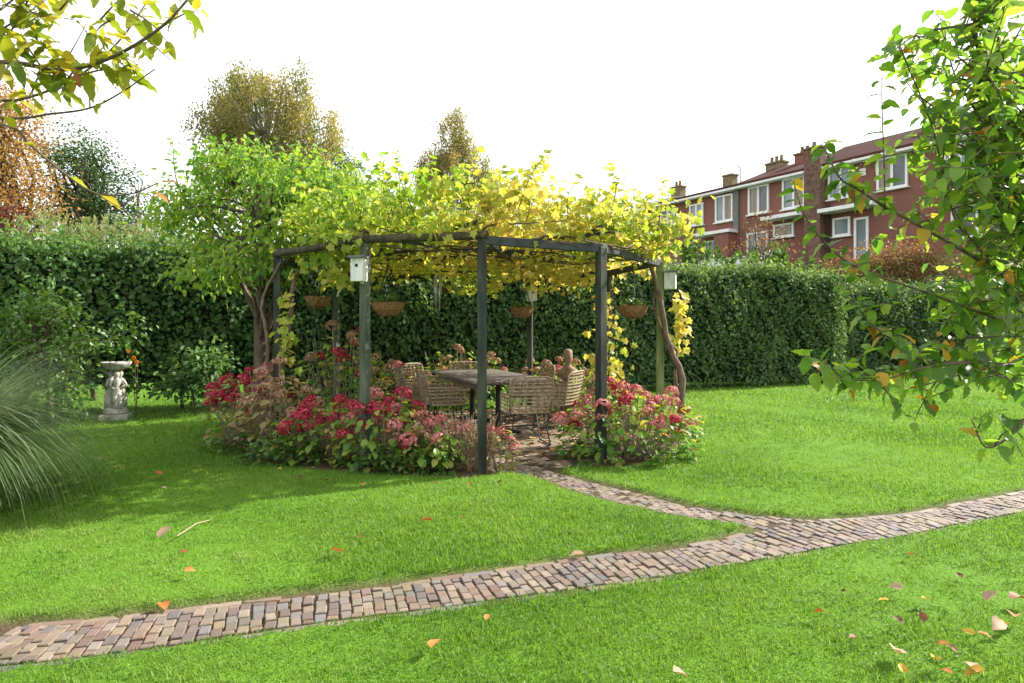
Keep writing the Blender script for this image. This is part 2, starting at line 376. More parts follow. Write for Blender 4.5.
tag(g.build('ground', M['ground']), kind='structure')
dx = .06; xs = np.arange(-13, 13, dx); ys = np.arange(.2, 18.5, dx); X, Y = np.meshgrid(xs, ys); P2 = np.stack([X.ravel(), Y.ravel()], 1)
pth, bed, pat, hb = regions(P2)
hole = (pth | pat).reshape(X.shape).astype(float); soil = (pth | pat | bed).reshape(X.shape).astype(float)
def blur(a):
    b = a.copy(); b[1:-1, 1:-1] = (a[1:-1,1:-1]*2 + a[:-2,1:-1] + a[2:,1:-1] + a[1:-1,:-2] + a[1:-1,2:]) / 6; return b
soil = blur(soil); holeb = hole
Z = .018 + .010 * np.sin(X * 1.3 + .4 * Y) * np.sin(Y * .9 + 1) + rng.normal(size=X.shape) * .003
Z = Z * (1 - holeb) + holeb * -.011
ny, nx = X.shape; idx = np.arange(nx * ny).reshape(ny, nx)
Q = np.stack([idx[:-1,:-1], idx[:-1,1:], idx[1:,1:], idx[1:,:-1]], -1).reshape(-1, 4)
tag(np_mesh('lawn', np.stack([X.ravel(), Y.ravel(), Z.ravel()], 1), Q, M['lawn'], attrs={'soil': soil.ravel()}, smooth=True), kind='structure')

# brick paths: every brick is modelled, the bricks of one pavement stay one mesh
def brick(mb, c, ax, ay, L, W, a, h=.06, tilt=.016):
    ch = .004; ax = Vector((ax[0], ax[1], 0)).normalized(); ay = Vector((-ax.y, ax.x, 0))
    tx, ty = random.gauss(0, tilt), random.gauss(0, tilt); zt = c[2]
    V = []
    for inset, z in ((0, -h), (0, -ch), (ch, 0)):
        for sx, sy in ((-1,-1),(1,-1),(1,1),(-1,1)):
            u, v = sx * (L / 2 - inset), sy * (W / 2 - inset)
            p = Vector(c) + ax * u + ay * v; p.z = zt + z + u * tx + v * ty
            V.append(p)
    F = [(0,1,5,4),(1,2,6,5),(2,3,7,6),(3,0,4,7),(4,5,9,8),(5,6,10,9),(6,7,11,10),(7,4,8,11),(8,9,10,11)]
    mb.add(V, F, a)
def resample(C, n):
    s = np.concatenate([[0], np.cumsum(np.linalg.norm(np.diff(C, axis=0), axis=1))]); u = np.linspace(0, s[-1], n)
    return np.stack([np.interp(u, s, C[:, 0]), np.interp(u, s, C[:, 1])], 1), s[-1]
mb = MB()
def pave(mb, A, B, wd, ln, rows, zoff, skip=None, edge=True):
    A, La = resample(A, 400); B0 = B; nn_ = np.argmin(((A[:, None, :] - B0[None]) ** 2).sum(2), axis=1)      # bricks lie square across the path
    nn_ = np.maximum.accumulate(nn_).astype(float); kk = np.ones(41) / 41; nn_ = np.convolve(np.pad(nn_, 20, mode='edge'), kk, 'valid')
    B = np.stack([np.interp(nn_, np.arange(len(B0)), B0[:, 0]), np.interp(nn_, np.arange(len(B0)), B0[:, 1])], 1); n = int(La / wd)
    for i in range(n):
        f = (i + .5) / n * 399; k = int(f); a = A[k] + (A[min(k+1,399)] - A[k]) * (f - k); b = B[k] + (B[min(k+1,399)] - B[k]) * (f - k)
        d = b - a; D = np.linalg.norm(d); d = d / D; e = .065 if edge else 0
        nb = max(1, int(round((D - 2 * e) / ln))); L = (D - 2 * e) / nb; cuts = [e]
        if i % 2: cuts += [e + L * (j + .5) for j in range(nb)] + [D - e]
        else: cuts += [e + L * (j + 1) for j in range(nb)]
        for j in range(len(cuts) - 1):
            c = a + d * ((cuts[j] + cuts[j+1]) / 2)
            if skip is not None and skip(c[None])[0]: continue
            brick(mb, (c[0] + random.gauss(0,.003), c[1] + random.gauss(0,.003), zoff + random.gauss(0, .0035)), d + np.array((random.gauss(0,.045), random.gauss(0,.045))), 0, cuts[j+1]-cuts[j]-random.uniform(.004,.012), wd-random.uniform(.004,.010), random.random())
    if edge:
        for C, sgn in ((A, 1), (B, -1)):
            O = B if sgn == 1 else A; m = int(La / .205)
            for i in range(m):
                k = int((i + .5) / m * 398); t = C[k+1] - C[k]; c = C[k] + (O[k] - C[k]) / np.linalg.norm(O[k] - C[k]) * .03
                if skip is not None and skip(c[None])[0]: continue
                if skip is None and (inpoly(c[None] + np.array((0, .05)), SIDE)[0] or inpoly(c[None] + np.array((0, .05)), JUN)[0]): continue
                brick(mb, (c[0], c[1], zoff - .008 + random.gauss(0,.004)), t, 0, .195, .052, random.random() * .75)
pave(mb, LO, UP, .060, .095, 0, 0.0)
pave(mb, SL, SR, .060, .095, 0, -.006, skip=lambda c: inpoly(c, MAIN0) | inpoly(c, JUN) | (patio(c) & (c[:, 1] > 6.75)))
ja = math.atan2(.44, 1.1) + .12        # the flared corner where the two paths meet
for iy in range(-30, 30):
    for ix in range(-22, 22):
        u, v = ix * .068, iy * .106 + (ix % 2) * .053
        c = np.array((1.95 + u*math.cos(ja) - v*math.sin(ja), 4.85 + u*math.sin(ja) + v*math.cos(ja)))
        if inpoly(c[None], JUN)[0] and not inpoly(c[None], MAIN0)[0]:
            brick(mb, (c[0], c[1], random.gauss(-.004,.004)), (-math.sin(ja)+random.gauss(0,.03), math.cos(ja)), 0, .098, .058, random.random())
tag(mb.build('brick_path', M['paver']), kind='structure')
mb = MB(); k = 0
for iy in range(-26, 27):
    for ix in range(-14, 15):
        u, v = ix * .212 + (iy % 2) * .106, iy * .107
        an = R(24); c = PC + np.array((u * math.cos(an) - v * math.sin(an), u * math.sin(an) + v * math.cos(an)))
        if patio(c[None])[0] and not inpoly(c[None], LBED)[0] and not inpoly(c[None], RBED)[0] and not (inpoly(c[None], SIDE)[0] and c[1] < 6.75):
            brick(mb, (c[0], c[1], random.gauss(-.008, .004)), (math.cos(an), math.sin(an)), 0, .200, .096, random.random())
tag(mb.build('patio_floor', M['paver_tan']), kind='structure')

# grass blades
def grass():
    parts = []
    def zone(y0, y1, dens, h, wd, five):
        xm = y1 * .95 + .8; n = int(2 * xm * (y1 - y0) * dens)
        P = np.stack([rng.uniform(-xm, xm, n), rng.uniform(y0, y1, n)], 1)
        P = P[(np.abs(P[:, 0]) < P[:, 1] * .93 + .7)]
        J = P + rng.normal(size=P.shape) * .012
        pth, bed, pat, hb = regions(J)
        edge = rng.random(len(P)) < .035
        keep = ~(pth | bed | pat) & ~(hb & (rng.random(len(P)) < .5)) | (edge & (pat & ~bed) & (rng.random(len(P)) < .25)) | ((rng.random(len(P)) < .03*(1+np.sin(P[:,0]*3+P[:,1]*5))) & pth)
        onp = (pth | pat)[keep]; P = P[keep]; n = len(P)
        cl = np.sin(P[:,0]*7.1+np.sin(P[:,1]*5.3)*2)*np.sin(P[:,1]*8.3+np.sin(P[:,0]*3.7)*2)
        big = np.sin(P[:,0]*1.9+1.3*np.sin(P[:,1]*1.1))*np.sin(P[:,1]*2.3+np.sin(P[:,0]*1.4))
        H = h * rng.gamma(9, 1/9, n) * (1 + .32 * cl) * np.where(onp, .5, 1)
        an = rng.uniform(0, 2*np.pi, n); lean = H * rng.uniform(.15, .95, n)
        D = np.stack([np.cos(an), np.sin(an)], 1); S = np.stack([-D[:,1], D[:,0]], 1) * (wd * rng.uniform(.7, 1.3, n))[:, None]
        z0 = np.where(onp, -.012, .012); B = np.concatenate([P, z0[:,None]], 1)
        def pt(side, f, hf, lf): return np.stack([P[:,0]+side*f*S[:,0]+D[:,0]*lean*lf, P[:,1]+side*f*S[:,1]+D[:,1]*lean*lf, z0+H*hf], 1)
        if five:
            V = np.stack([pt(-1,1,0,0), pt(1,1,0,0), pt(1,.8,.6,.35), pt(-1,.8,.6,.35), pt(0,0,1,1)], 1); tt = np.array([(0,1,2),(0,2,3),(3,2,4)])
        else:
            V = np.stack([pt(-1,1,0,0), pt(1,1,0,0), pt(0,0,1,1)], 1); tt = np.array([(0,1,2)])
        m = V.shape[1]
        rnd = np.clip(.45 + .22*big + .14*cl + .10*np.sin(P[:,0]*.8-P[:,1]*.6) + rng.normal(size=n)*.20, 0, 1)
        parts.append((V.reshape(-1,3), (tt[None]+(np.arange(n)*m)[:,None,None]).reshape(-1,3), np.repeat(rnd, m)))
    zone(2.2, 3.6, 12000, .023, .0021, True)
    zone(3.6, 5.2, 7600, .025, .0029, True)
    zone(5.2, 8.0, 3900, .027, .0045, False)
    zone(8.0, 12.5, 1400, .034, .0075, False)
    zone(12.5, 18.0, 600, .038, .012, False)
    # clover and daisy rosettes in the turf
    n = 9000; P = np.stack([rng.uniform(-6, 6, n), rng.uniform(2.4, 7.5, n), np.full(n, .034)], 1)
    f = np.sin(P[:,0]*2.7+P[:,1])*np.sin(P[:,1]*3.1-P[:,0]) > .30
    P = P[f]; a, b_, c, d = regions(P); P = P[~(a | b_ | c | d)]; n = len(P)
    P = np.repeat(P, 4, 0) + rng.normal(size=(n*4, 3)) * (.02, .02, .006); n *= 4
    D = rdir(n); D[:,2] = np.abs(D[:,2])*.3; N = rdir(n)*.35 + (0,0,1)
    parts.append(leaves(T_small(.38), P, D, N, rng.uniform(.010,.020,n), rng.uniform(.0,.45,n)))
    V, T, A = join(parts)
    tag(np_mesh('grass', V, T, M['grass'], attrs={'rnd': A}), 'bright green mown grass of the garden lawns', 'grass', kind='stuff')
grass()

# ------------------------------------------------------------------ HOUSES on the bank behind
ROW0 = Vector((13.55, 37.0, 0)); TX = Vector((.534, -.845, 0)); TY = Vector((.845, .534, 0)); RZ = math.atan2(-.845, .534); GZ = 4.4
def rowp(s, b, z): return ROW0 + TX * s + TY * b + Vector((0, 0, z))
bk = MB(); prof = [(-11, -.1), (-9, .5), (-4.5, 4.0), (-3.5, GZ), (26, GZ), (40, -.1)]
for i in range(len(prof) - 1):
    (b0, z0), (b1, z1) = prof[i], prof[i+1]
    n = 30
    for k in range(n):
        s0, s1 = -60 + 84 / n * k, -60 + 84 / n * (k + 1)
        bk.add([rowp(s0, b0, z0), rowp(s1, b0, z0), rowp(s1, b1, z1), rowp(s0, b1, z1)], [(0, 1, 2, 3)])
tag(bk.build('bank', M['ground']), kind='structure')

def window(house, s0, s1, z0, z1, y=0.0, n=2, name='window'):
    "white frame with glass panes; window > pane"
    f = MB(); t = .105; dep = .10; yc = y - dep / 2 - .003 + .0
    f.box(((s0+s1)/2, yc, z1 - t/2), (s1-s0, dep, t)); f.box(((s0+s1)/2, yc, z0 + t/2), (s1-s0, dep, t))
    f.box((s0+t/2, yc, (z0+z1)/2), (t, dep, z1-z0-2*t)); f.box((s1-t/2, yc, (z0+z1)/2), (t, dep, z1-z0-2*t))
    pw = (s1 - s0 - 2*t) / n
    for k in range(1, n): f.box((s0+t+pw*k, yc+.002, (z0+z1)/2), (t*1.1, dep-.008, z1-z0-2*t))
    f.box(((s0+s1)/2, y - .10, z0 - .035), (s1-s0+.16, .2, .06))
    fr = f.build(name, M['white_paint'], house)
    for k in range(n):
        p = MB(); p.box((s0+t+pw*(k+.5), yc + .03, (z0+z1)/2), (pw-.10 if 0 < k else pw-.05, .012, z1-z0-2*t)); p.build('pane', M[random.choice(['glass','glass','glass_dark','curtain'])], fr)
    return fr
def make_house(s0, s1, rise, label, wins, lower, chims, extra=None):
    wd = s1 - s0; e = empty('terraced_house', rowp(s0, 0, GZ), RZ, label, 'house', 'brick terraced houses on the bank')
    ez = 9.9 - GZ; dp = 7.0
    w_ = MB(); w_.box((wd/2, dp/2, ez/2 - .1), (wd - .006, dp, ez + .2)); w_.build('wall', M['brickwall'], e)
    r = MB(); ry = 3.5; th = .12; g0 = .35
    V = [(0,-g0,ez+.02),(wd,-g0,ez+.02),(wd,ry,ez+rise),(0,ry,ez+rise),(wd,dp+g0,ez+.02),(0,dp+g0,ez+.02)]
    V2 = [(a, b, c + th) for a, b, c in V]
    r.add(V + V2, [(0,3,2,1),(3,5,4,2),(6,7,8,9),(9,8,10,11),(0,1,7,6),(5,11,10,4),(1,2,8,7),(2,4,10,8),(0,6,9,3),(3,9,11,5)])
    r.build('roof', M['tile'], e)
    gt = MB(); gt.box((wd/2, -g0/2 - .06, ez - .09), (wd - .01, g0 + .12, .13)); gt.build('gutter', M['white_paint'], e, bevel=.02)
    for a, b, z0, z1 in wins: window(e, a - s0, b - s0, z0 - GZ, z1 - GZ)
    for it in lower:
        kind = it[0]
        if kind == 'canopy':
            c = MB(); c.box(((it[1]+it[2])/2 - s0, -.45, it[3] - GZ), (it[2]-it[1], .9, .2)); c.build('canopy', M['white_paint'], e, bevel=.02)
        elif kind == 'window': window(e, it[1]-s0, it[2]-s0, it[3]-GZ, it[4]-GZ, 0, it[5])
        elif kind == 'door':
            window(e, it[1]-s0, it[2]-s0, .05, it[3]-GZ, 0, 1, 'door')
        elif kind == 'bay':
            c = MB(); c.box(((it[1]+it[2])/2 - s0, -.4, (it[3]-GZ)/2), (it[2]-it[1], .8, it[3]-GZ)); c.build('side_wall', M['brickwall'], e)
    for (cs, b, w0, zt, mat, pots) in chims:
        c = MB(); zb = ez - .2; c.box((cs-s0, b, (zb+zt-GZ)/2), (w0, .6, zt-GZ-zb)); c.box((cs-s0, b, zt-GZ+.05), (w0+.12, .72, .1))
        co = c.build('chimney', mat, e)
        for k in range(pots):
            p = MB(); p.lathe([(.10,0),(.12,.02),(.09,.32),(.11,.34),(.11,.38),(.02,.38)], (cs-s0 + (k-(pots-1)/2)*.33, b, zt-GZ+.1), 10); p.build('chimney_pot', M['coir'] if k % 2 else M['brick_yellow'], co, smooth=False)
    if extra: extra(e, s0, ez)
    return e
def ex_A(e, s0, ez):
    c = MB(); V = []
    for a, b in ((1.2,.35),(3.4,.35),(3.4,2.2),(1.2,2.2)): V.append((a, b, ez + .25 + (b+.35)/3.85*.88))
    V2 = [(a, b, c_ + .06) for a, b, c_ in V]
    c.add(V + V2, [(0,3,2,1),(4,5,6,7),(0,1,5,4),(1,2,6,5),(2,3,7,6),(3,0,4,7)]); c.build('skylight', M['glass'], e)
def ex_B(e, s0, ez):
    c = MB(); c.box((-.15 - s0, -.06, ez/2 + 1.35), (.34, .12, 2.6)); c.build('slate_strip', M['box_roof'], e)
    f = MB(); f.tube([(-.35-s0, .6, ez+.1), (-.35-s0, .6, ez+1.3)], .06, 8); f.tube([(-.35-s0, .6, ez+1.3), (-.6-s0, .6, ez+1.55)], .05, 8); f.build('flue', M['metal_grey'], e)
def ex_D(e, s0, ez):
    c = MB(); c.box((4.92 - s0 + .04, -.28, (ez+1.0)/2), (.9, .56, ez + 1.0)); c.box((4.92-s0+.04, -.28, ez+1.05), (1.0, .66, .1)); o = c.build('chimney_breast', M['brick_brown'], e)
    p = MB(); p.lathe([(.1,0),(.12,.03),(.09,.28),(.11,.3)], (4.92-s0, -.28, ez+1.1), 10); p.build('chimney_pot', M['box_roof'], o)
    d = MB(); d.tube([(5.6-s0, -.1, 0), (5.6-s0, -.1, ez-2.0)], .06, 8); d.build('drainpipe', M['metal_black'], e)
    v = MB(); v.box((7.3-s0, -.02, ez-.65), (.3, .06, .35)); v.build('vent', M['white_paint'], e)
make_house(-9.6, -4.25, .9, 'farthest brick terraced house, its roof just showing over the yellow vine', [(-8.6,-7.4,8.06,9.4),(-6.3,-5.0,8.0,9.5)], [], [(-8, 3.5, .9, 11.8, M['brick_yellow'], 2)], ex_A)
make_house(-4.25, 0, .95, 'red brick terraced house with grey metal flue and white porch canopy', [(-3.75,-2.65,8.06,9.45),(-1.7,-.4,8.0,9.62)],
    [('canopy',-2.75,.1-.12,7.28),('door',-2.5,-1.6,6.95),('door',-3.9,-3.1,6.8),('bay',-1.2,-.15,7.15)], [(-3.4, 3.5, .75, 11.7, M['brick_yellow'], 0)], ex_B)
make_house(0, 4.4, 1.5, 'red brick terraced house with yellow three-pot chimney and tall dark garden window', [(.68,2.05,8.1,9.72),(2.9,4.25,8.06,9.75)],
    [('window',.6,2.0,4.7,7.05,2),('window',2.35,3.6,6.55,7.3,1),('canopy',2.1,4.35,7.6)], [(.1, 3.5, 1.15, 11.75, M['brick_yellow'], 3),(2.3, 3.0, .95, 11.75, M['brickwall'], 2)])
make_house(4.4, 9.9, 1.75, 'red brick terraced house with broad brick chimney breast on its front wall', [(5.55,6.85,8.15,9.72),(8.0,9.4,8.15,9.72)],
    [('canopy',5.45,8.2,7.5),('window',5.8,6.7,6.2,7.15,1),('door',6.9,7.6,7.0)], [(9.7, 3.5, 1.0, 12.0, M['brickwall'], 2)], ex_D)
make_house(9.9, 15.4, 1.8, 'nearest brick terraced house, behind the leafy tree at right', [(10.9,12.2,8.15,9.72),(13.1,14.5,8.15,9.72)],
    [('canopy',11,13.6,7.4),('window',11.2,13.2,5.4,7.1,2)], [(15.1, 3.5, 1.0, 12.0, M['brickwall'], 2)])
wl = MB(); wl.bar(rowp(-6, -3.3, GZ+.40), rowp(4.5, -3.3, GZ+.40), .18, .82); wl.bar(rowp(-6, -3.3, GZ+.86), rowp(4.5, -3.3, GZ+.86), .28, .07)
o = wl.build('garden_wall', M['white_paint']); tag(o, 'low white garden wall below the brick houses, seen over the hedge', 'wall')

# ------------------------------------------------------------------ HEDGES
def hedge(s0, s1, h, thick, leafmat_, lsize, dens, label, back=0.0, z0=0.05, name='hedge', wild=.06):
    P0 = H0 + HD * s0 - HN * back; L = s1 - s0
    e = empty(name, (P0[0] + HD[0]*L/2, P0[1] + HD[1]*L/2, 0), 0, label, 'hedge')
    off = np.array((e.location.x, e.location.y, 0))
    def W(u, v, z): return np.stack([P0[0] + HD[0]*u + HN[0]*v, P0[1] + HD[1]*u + HN[1]*v, z], -1)
    def swell(u, z): return .09*np.sin(u*1.7+z*1.3)+.06*np.sin(u*3.9-z*2.1+1)+.04*np.sin(u*7.3+z*4.7)
    def top(u): return h + .07*np.sin(u*1.1+1)+.05*np.sin(u*2.7)+.03*np.sin(u*6.1)
    # twiggy dark inside, a lumpy solid well behind the leaves
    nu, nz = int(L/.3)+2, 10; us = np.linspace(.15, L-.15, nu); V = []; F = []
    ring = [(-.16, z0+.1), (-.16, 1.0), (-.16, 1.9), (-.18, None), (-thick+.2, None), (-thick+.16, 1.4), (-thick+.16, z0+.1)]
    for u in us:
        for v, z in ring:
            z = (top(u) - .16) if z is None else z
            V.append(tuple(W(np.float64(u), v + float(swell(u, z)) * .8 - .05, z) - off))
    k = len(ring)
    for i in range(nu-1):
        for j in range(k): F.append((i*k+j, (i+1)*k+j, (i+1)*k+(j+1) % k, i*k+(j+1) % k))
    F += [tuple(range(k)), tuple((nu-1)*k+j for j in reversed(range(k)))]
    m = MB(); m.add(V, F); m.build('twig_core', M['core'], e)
    parts = []
    def put(n, u, v, z, nrm, rb=0.0):
        P = W(u, v, z); hx = np.array((HN[0], HN[1], 0.0))
        N = unit(nrm + rdir(n) * .75); D = unit(rdir(n) + np.array((0, 0, -.5)))
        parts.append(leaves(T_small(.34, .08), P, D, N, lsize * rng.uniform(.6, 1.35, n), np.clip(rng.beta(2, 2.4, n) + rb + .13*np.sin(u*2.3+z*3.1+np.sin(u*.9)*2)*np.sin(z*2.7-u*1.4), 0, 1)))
    n = int(L * (h - z0) * dens); u = rng.uniform(0, L, n); z = z0 + (h - z0) * rng.random(n) ** .9
    z = np.minimum(z, top(u)); v = swell(u, z) + rng.normal(size=n) * wild - .02 + .05*np.sin(u*19+z*11)
    put(n, u, v, z, np.array((HN[0], HN[1], .25)))
    n = int(L * thick * dens * .8); u = rng.uniform(0, L, n); v = -rng.random(n) * thick; z = top(u) + rng.normal(size=n) * wild * .8 - .02
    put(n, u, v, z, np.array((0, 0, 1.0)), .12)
    n = int(L * dens * .35); u = rng.uniform(0, L, n); v = -rng.random(n) * thick * .6; z = top(u) + np.abs(rng.normal(size=n)) * wild * 2.2
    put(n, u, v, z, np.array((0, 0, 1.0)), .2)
    for uu in (0, L):
        n = int(thick * h * dens * .8); u = uu + rng.normal(size=n) * wild; v = -rng.random(n) * thick; z = z0 + (h - z0) * rng.random(n)
        put(n, u, v, z, np.array((HD[0], HD[1], .2)) * (1 if uu else -1))
    n = int(L * h * dens * .25); u = rng.uniform(0, L, n); z = z0 + (h - z0) * rng.random(n); put(n, u, -thick + rng.normal(size=n) * wild, z, np.array((-HN[0], -HN[1], .2)))
    V, T, A = join(parts); np_mesh('foliage', V, T, leafmat_, e, {'rnd': A}, off=off)
    if z0 > .2:
        for k in range(int(L * 1.9)):
            u = random.uniform(.2, L-.2); p = W(np.float64(u), -.35 + random.uniform(-.15,.15), 0.0) - off; q = W(np.float64(u + random.uniform(-.25,.25)), -.3, 1.0) - off
            st = MB(); st.tube([p, lerp(Vector(p), Vector(q), .5) + Vector((random.uniform(-.05,.05),0,0)), q], [.035,.028,.02], 6); st.build('stem', M['bark'], e)
    return e
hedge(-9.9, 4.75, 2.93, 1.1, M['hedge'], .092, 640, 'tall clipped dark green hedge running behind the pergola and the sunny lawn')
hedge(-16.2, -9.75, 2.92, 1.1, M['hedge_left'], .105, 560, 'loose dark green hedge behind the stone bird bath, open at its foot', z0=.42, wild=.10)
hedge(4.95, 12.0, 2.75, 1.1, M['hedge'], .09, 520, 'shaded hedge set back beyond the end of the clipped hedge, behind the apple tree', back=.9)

# ------------------------------------------------------------------ TREES and shrubs
def plant(name, base, label, cat, blobs, nclump, per, sig, lsize, mat, tpl=None, trunk=None, limbs=14, bark='bark', style='tree', droop=-.35, group=None, stretch=(1,1,.75), shell=.55, foliage='crown', tpos=None, rbias=0):
    "blobs: list of (centre, radii); trunk: (r_base, r_top)"
    base = Vector(base); e = empty(name, base, 0, label, cat, group); off = np.array(base)
    vol = np.array([b[1][0]*b[1][1]*b[1][2] for b in blobs]); vol = vol ** .8; vol /= vol.sum()
    which = rng.choice(len(blobs), nclump, p=vol); C = np.array([b[0] for b in blobs], float)[which]; RR = np.array([b[1] for b in blobs], float)[which]
    d = rdir(nclump); r = shell + (1 - shell) * rng.random(nclump) ** .6
    r = np.where(rng.random(nclump) < .25, rng.random(nclump) ** .4, r)
    CC = C + d * RR * r[:, None]
    n = nclump * per; which = np.repeat(np.arange(nclump), per)
    if style == 'weep':
        tt = rng.random(n); P = CC[which] + rng.normal(size=(n,3)) * np.array((sig*.45, sig*.45, sig*.3)); P[:,2] -= tt * sig * 3.0
        st_ = rng.normal(size=(nclump, 2)) * sig * .5; P[:, :2] += st_[which] * tt[:, None]
        D = rdir(n) * .5 + (0, 0, -1)
    elif style == 'plume':
        tt = rng.random(n); ax = unit(rng.normal(size=(nclump,3)) * (.5,.5,.2) + (0,0,1)); P = CC[which] + ax[which] * (tt * sig * 4)[:, None] + rng.normal(size=(n,3)) * sig * .35 * (1.15 - tt)[:, None]
        D = ax[which] + rdir(n) * .6
    else:
        P = CC[which] + rng.normal(size=(n,3)) * sig * np.array(stretch)
        D = unit(P - CC[which]) + rdir(n) * .6 + (0, 0, droop)
    N = rdir(n) * .8 + (0, 0, .8)
    far = style == 'weep'      # leaf to leaf spread is small on the birches, clump to clump spread larger
    shade = rng.normal(size=nclump) * (.2 if far else .16)
    A = np.clip(.45 + rbias + shade[which] + rng.normal(size=n) * (.1 if far else .2), 0, 1)
    keep = P[:, 2] > .04
    V, T, A = leaves(tpl or T_small(.32), P[keep], D[keep], N[keep], (lsize * rng.uniform(.65, 1.3, n))[keep], A[keep])
    np_mesh(foliage, V, T, mat, e, {'rnd': A}, off=off)
    if trunk:
        tb = MB(); top = Vector(tpos) if tpos else Vector(blobs[0][0]) + Vector((0,0,blobs[0][1][2]*.45)); n_ = 8
        jit = [Vector((random.gauss(0, trunk[0]*.35), random.gauss(0, trunk[0]*.35), 0)) if 0 < i else Vector() for i in range(5)]
        pts = spline([lerp(base - Vector((0,0,.05)), top, i/4) + jit[i] for i in range(5)], 12)
        rad = [lerp(trunk[0], trunk[1], (i/11) ** .8) * (1.35 if i == 0 else 1) for i in range(12)]
        tb.tube([p - base for p in pts], rad, 9)
        tb.build('trunk', M[bark], e, smooth=True)
        lb = MB()
        for k in rng.choice(nclump, min(limbs, nclump), replace=False):
            c = Vector(CC[k]); i = random.randint(4, 10); a = pts[i]
            mid = lerp(a, c, .5) + Vector((random.gauss(0,.08), random.gauss(0,.08), .1)) * (c - a).length
            sp = spline([a, mid, c], 7); r0 = min(rad[i]*.6, .02 + .02*(c-a).length)
            lb.tube([p - base for p in sp], [lerp(r0, r0*.15, j/6) for j in range(7)], 5)
        lb.build('limbs', M[bark], e, smooth=True)
    return e
def D(px, py, d): return tuple(at(px, py, d))
def base_at(px, d): return ((px - 512) / FPX * d, d, 0)

# big tree beside the pergola, left
b0 = base_at(258, 9.6)
t = plant('leafy_tree', b0, 'bright green leafy tree with a grey trunk, beside the left end of the pergola', 'tree',
  [(D(258,195,9.4),(.75,.7,.55)),(D(200,225,9.6),(.45,.6,.45)),(D(310,200,9.1),(.65,.7,.45)),(D(235,172,9.5),(.5,.5,.35)),(D(335,195,9.3),(.5,.5,.4)),(D(208,268,9.3),(.4,.45,.4)),(D(290,240,9.0),(.65,.6,.35)),(D(285,165,9.4),(.5,.4,.3)),(D(355,225,9.2),(.5,.5,.3)),(D(180,205,9.7),(.28,.4,.45)),(D(238,280,9.0),(.35,.4,.35)),(D(265,265,8.8),(.35,.4,.3))],
  250, 30, .16, .095, M['tree_green'], T_hero(.24,.05,.2), (.13,.05), 40, tpos=D(262,195,9.5), droop=-.8, shell=.72, rbias=.18)
sh = MB()      # the shoots that stand out of its crown
def shoot_leaves(mbranch, parts, path, r0, ls, step, tplD=None, outw=.9, up=.35):
    L = sum((path[i+1]-path[i]).length for i in range(len(path)-1)); n = max(2, int(L / step)); sp = spline(path, n + 1) if len(path) > 2 else [lerp(path[0], path[1], i/n) for i in range(n+1)]
    mbranch.tube(sp, [lerp(r0, r0*.35, i/n) for i in range(n+1)], 6)
    P, Dd = [], []
    for i in range(1, n+1):
        ax = (sp[i] - sp[i-1]).normalized(); an = i * 2.4 + random.uniform(-.4,.4)
        ref = ax.cross(Vector((.3,.2,1))).normalized(); q = ref * math.cos(an) + ax.cross(ref) * math.sin(an)
        P.append(sp[i] + q * r0 * .7); Dd.append(q * outw + ax * up)
    parts.append((np.array([tuple(p) for p in P]), np.array([tuple(d) for d in Dd])))
def leaf_cloud(parts, ls, tpl, rb=(.0, 1.0), droop=-.3, jit=.35):
    P = np.concatenate([p for p, d in parts]); Dd = np.concatenate([d for p, d in parts]); n = len(P)
    Dd = unit(Dd) + rdir(n) * jit + (0, 0, droop); N = rdir(n) * .45 + (0, 0, 1)
    return leaves(tpl, P, Dd, N, ls * rng.uniform(.65, 1.25, n), rng.uniform(rb[0], rb[1], n))
pp = []
for (x0,y0,x1,y1,x2,y2) in ((205,230,178,185,172,138),(215,220,205,180,198,158),(240,190,236,165,233,150),(300,180,312,160,318,148),(320,185,330,165,338,152)):
    sh = MB(); shoot_leaves(sh, pp, [at(x0,y0,9.4)-Vector(b0), at(x1,y1,9.35)-Vector(b0), at(x2,y2,9.3)-Vector(b0)], .014, .12, .03); sh.build('shoot', M['twig'], t, smooth=True)
V, T, A = leaf_cloud(pp, .12, T_big(.24,.05,.2), (.2,.8)); np_mesh('shoot_leaves', V, T, M['tree_green'], t, {'rnd': A})

plant('birch_tree', base_at(270,23), 'large olive brown weeping birch towering behind the leafy green tree', 'tree',
  [(D(270,104,23),(1.8,1.5,1.6)),(D(228,104,23),(1.0,1.3,1.3)),(D(308,130,23),(1.2,1.4,1.4)),(D(270,56,23),(.75,.8,.6)),(D(240,74,23),(.8,.8,.7)),(D(300,70,23),(.7,.8,.6)),(D(215,110,23),(.6,.8,.8)),(D(328,160,23),(.7,1.0,1.0)),(D(225,165,23),(1.0,1.2,1.2)),(D(285,160,23),(1.3,1.2,1.2))],
  215, 230, .36, .085, M['birch'], T_small(.34), (.3,.06), 80, 'bark_birch', 'weep', shell=.78)
plant('pine_tree', base_at(345,26), 'small dark olive pine at the right edge of the large birch', 'tree',
  [(D(340,165,26),(.65,.6,.55)),(D(352,160,26),(.4,.4,.5)),(D(330,150,26),(.5,.5,.4)),(D(345,188,26),(.7,.6,.6))], 46, 50, .18, .14, M['oak'], T_small(.2), (.16,.05), 16, rbias=.25)
plant('birch_tree', base_at(458,30), 'slim golden brown birch behind the middle of the pergola', 'tree',
  [(D(457,165,30),(1.5,1.3,1.6)),(D(455,138,30),(1.1,1,1.3)),(D(455,118,30),(.5,.5,.9)),(D(437,165,30),(.9,.9,1.4)),(D(478,175,30),(1.0,.9,1.2)),(D(428,172,30),(.6,.7,.9)),(D(490,182,30),(.6,.7,.7))],
  120, 190, .31, .09, M['birch'], T_small(.34), (.2,.04), 40, 'bark_birch', 'weep', shell=.3)
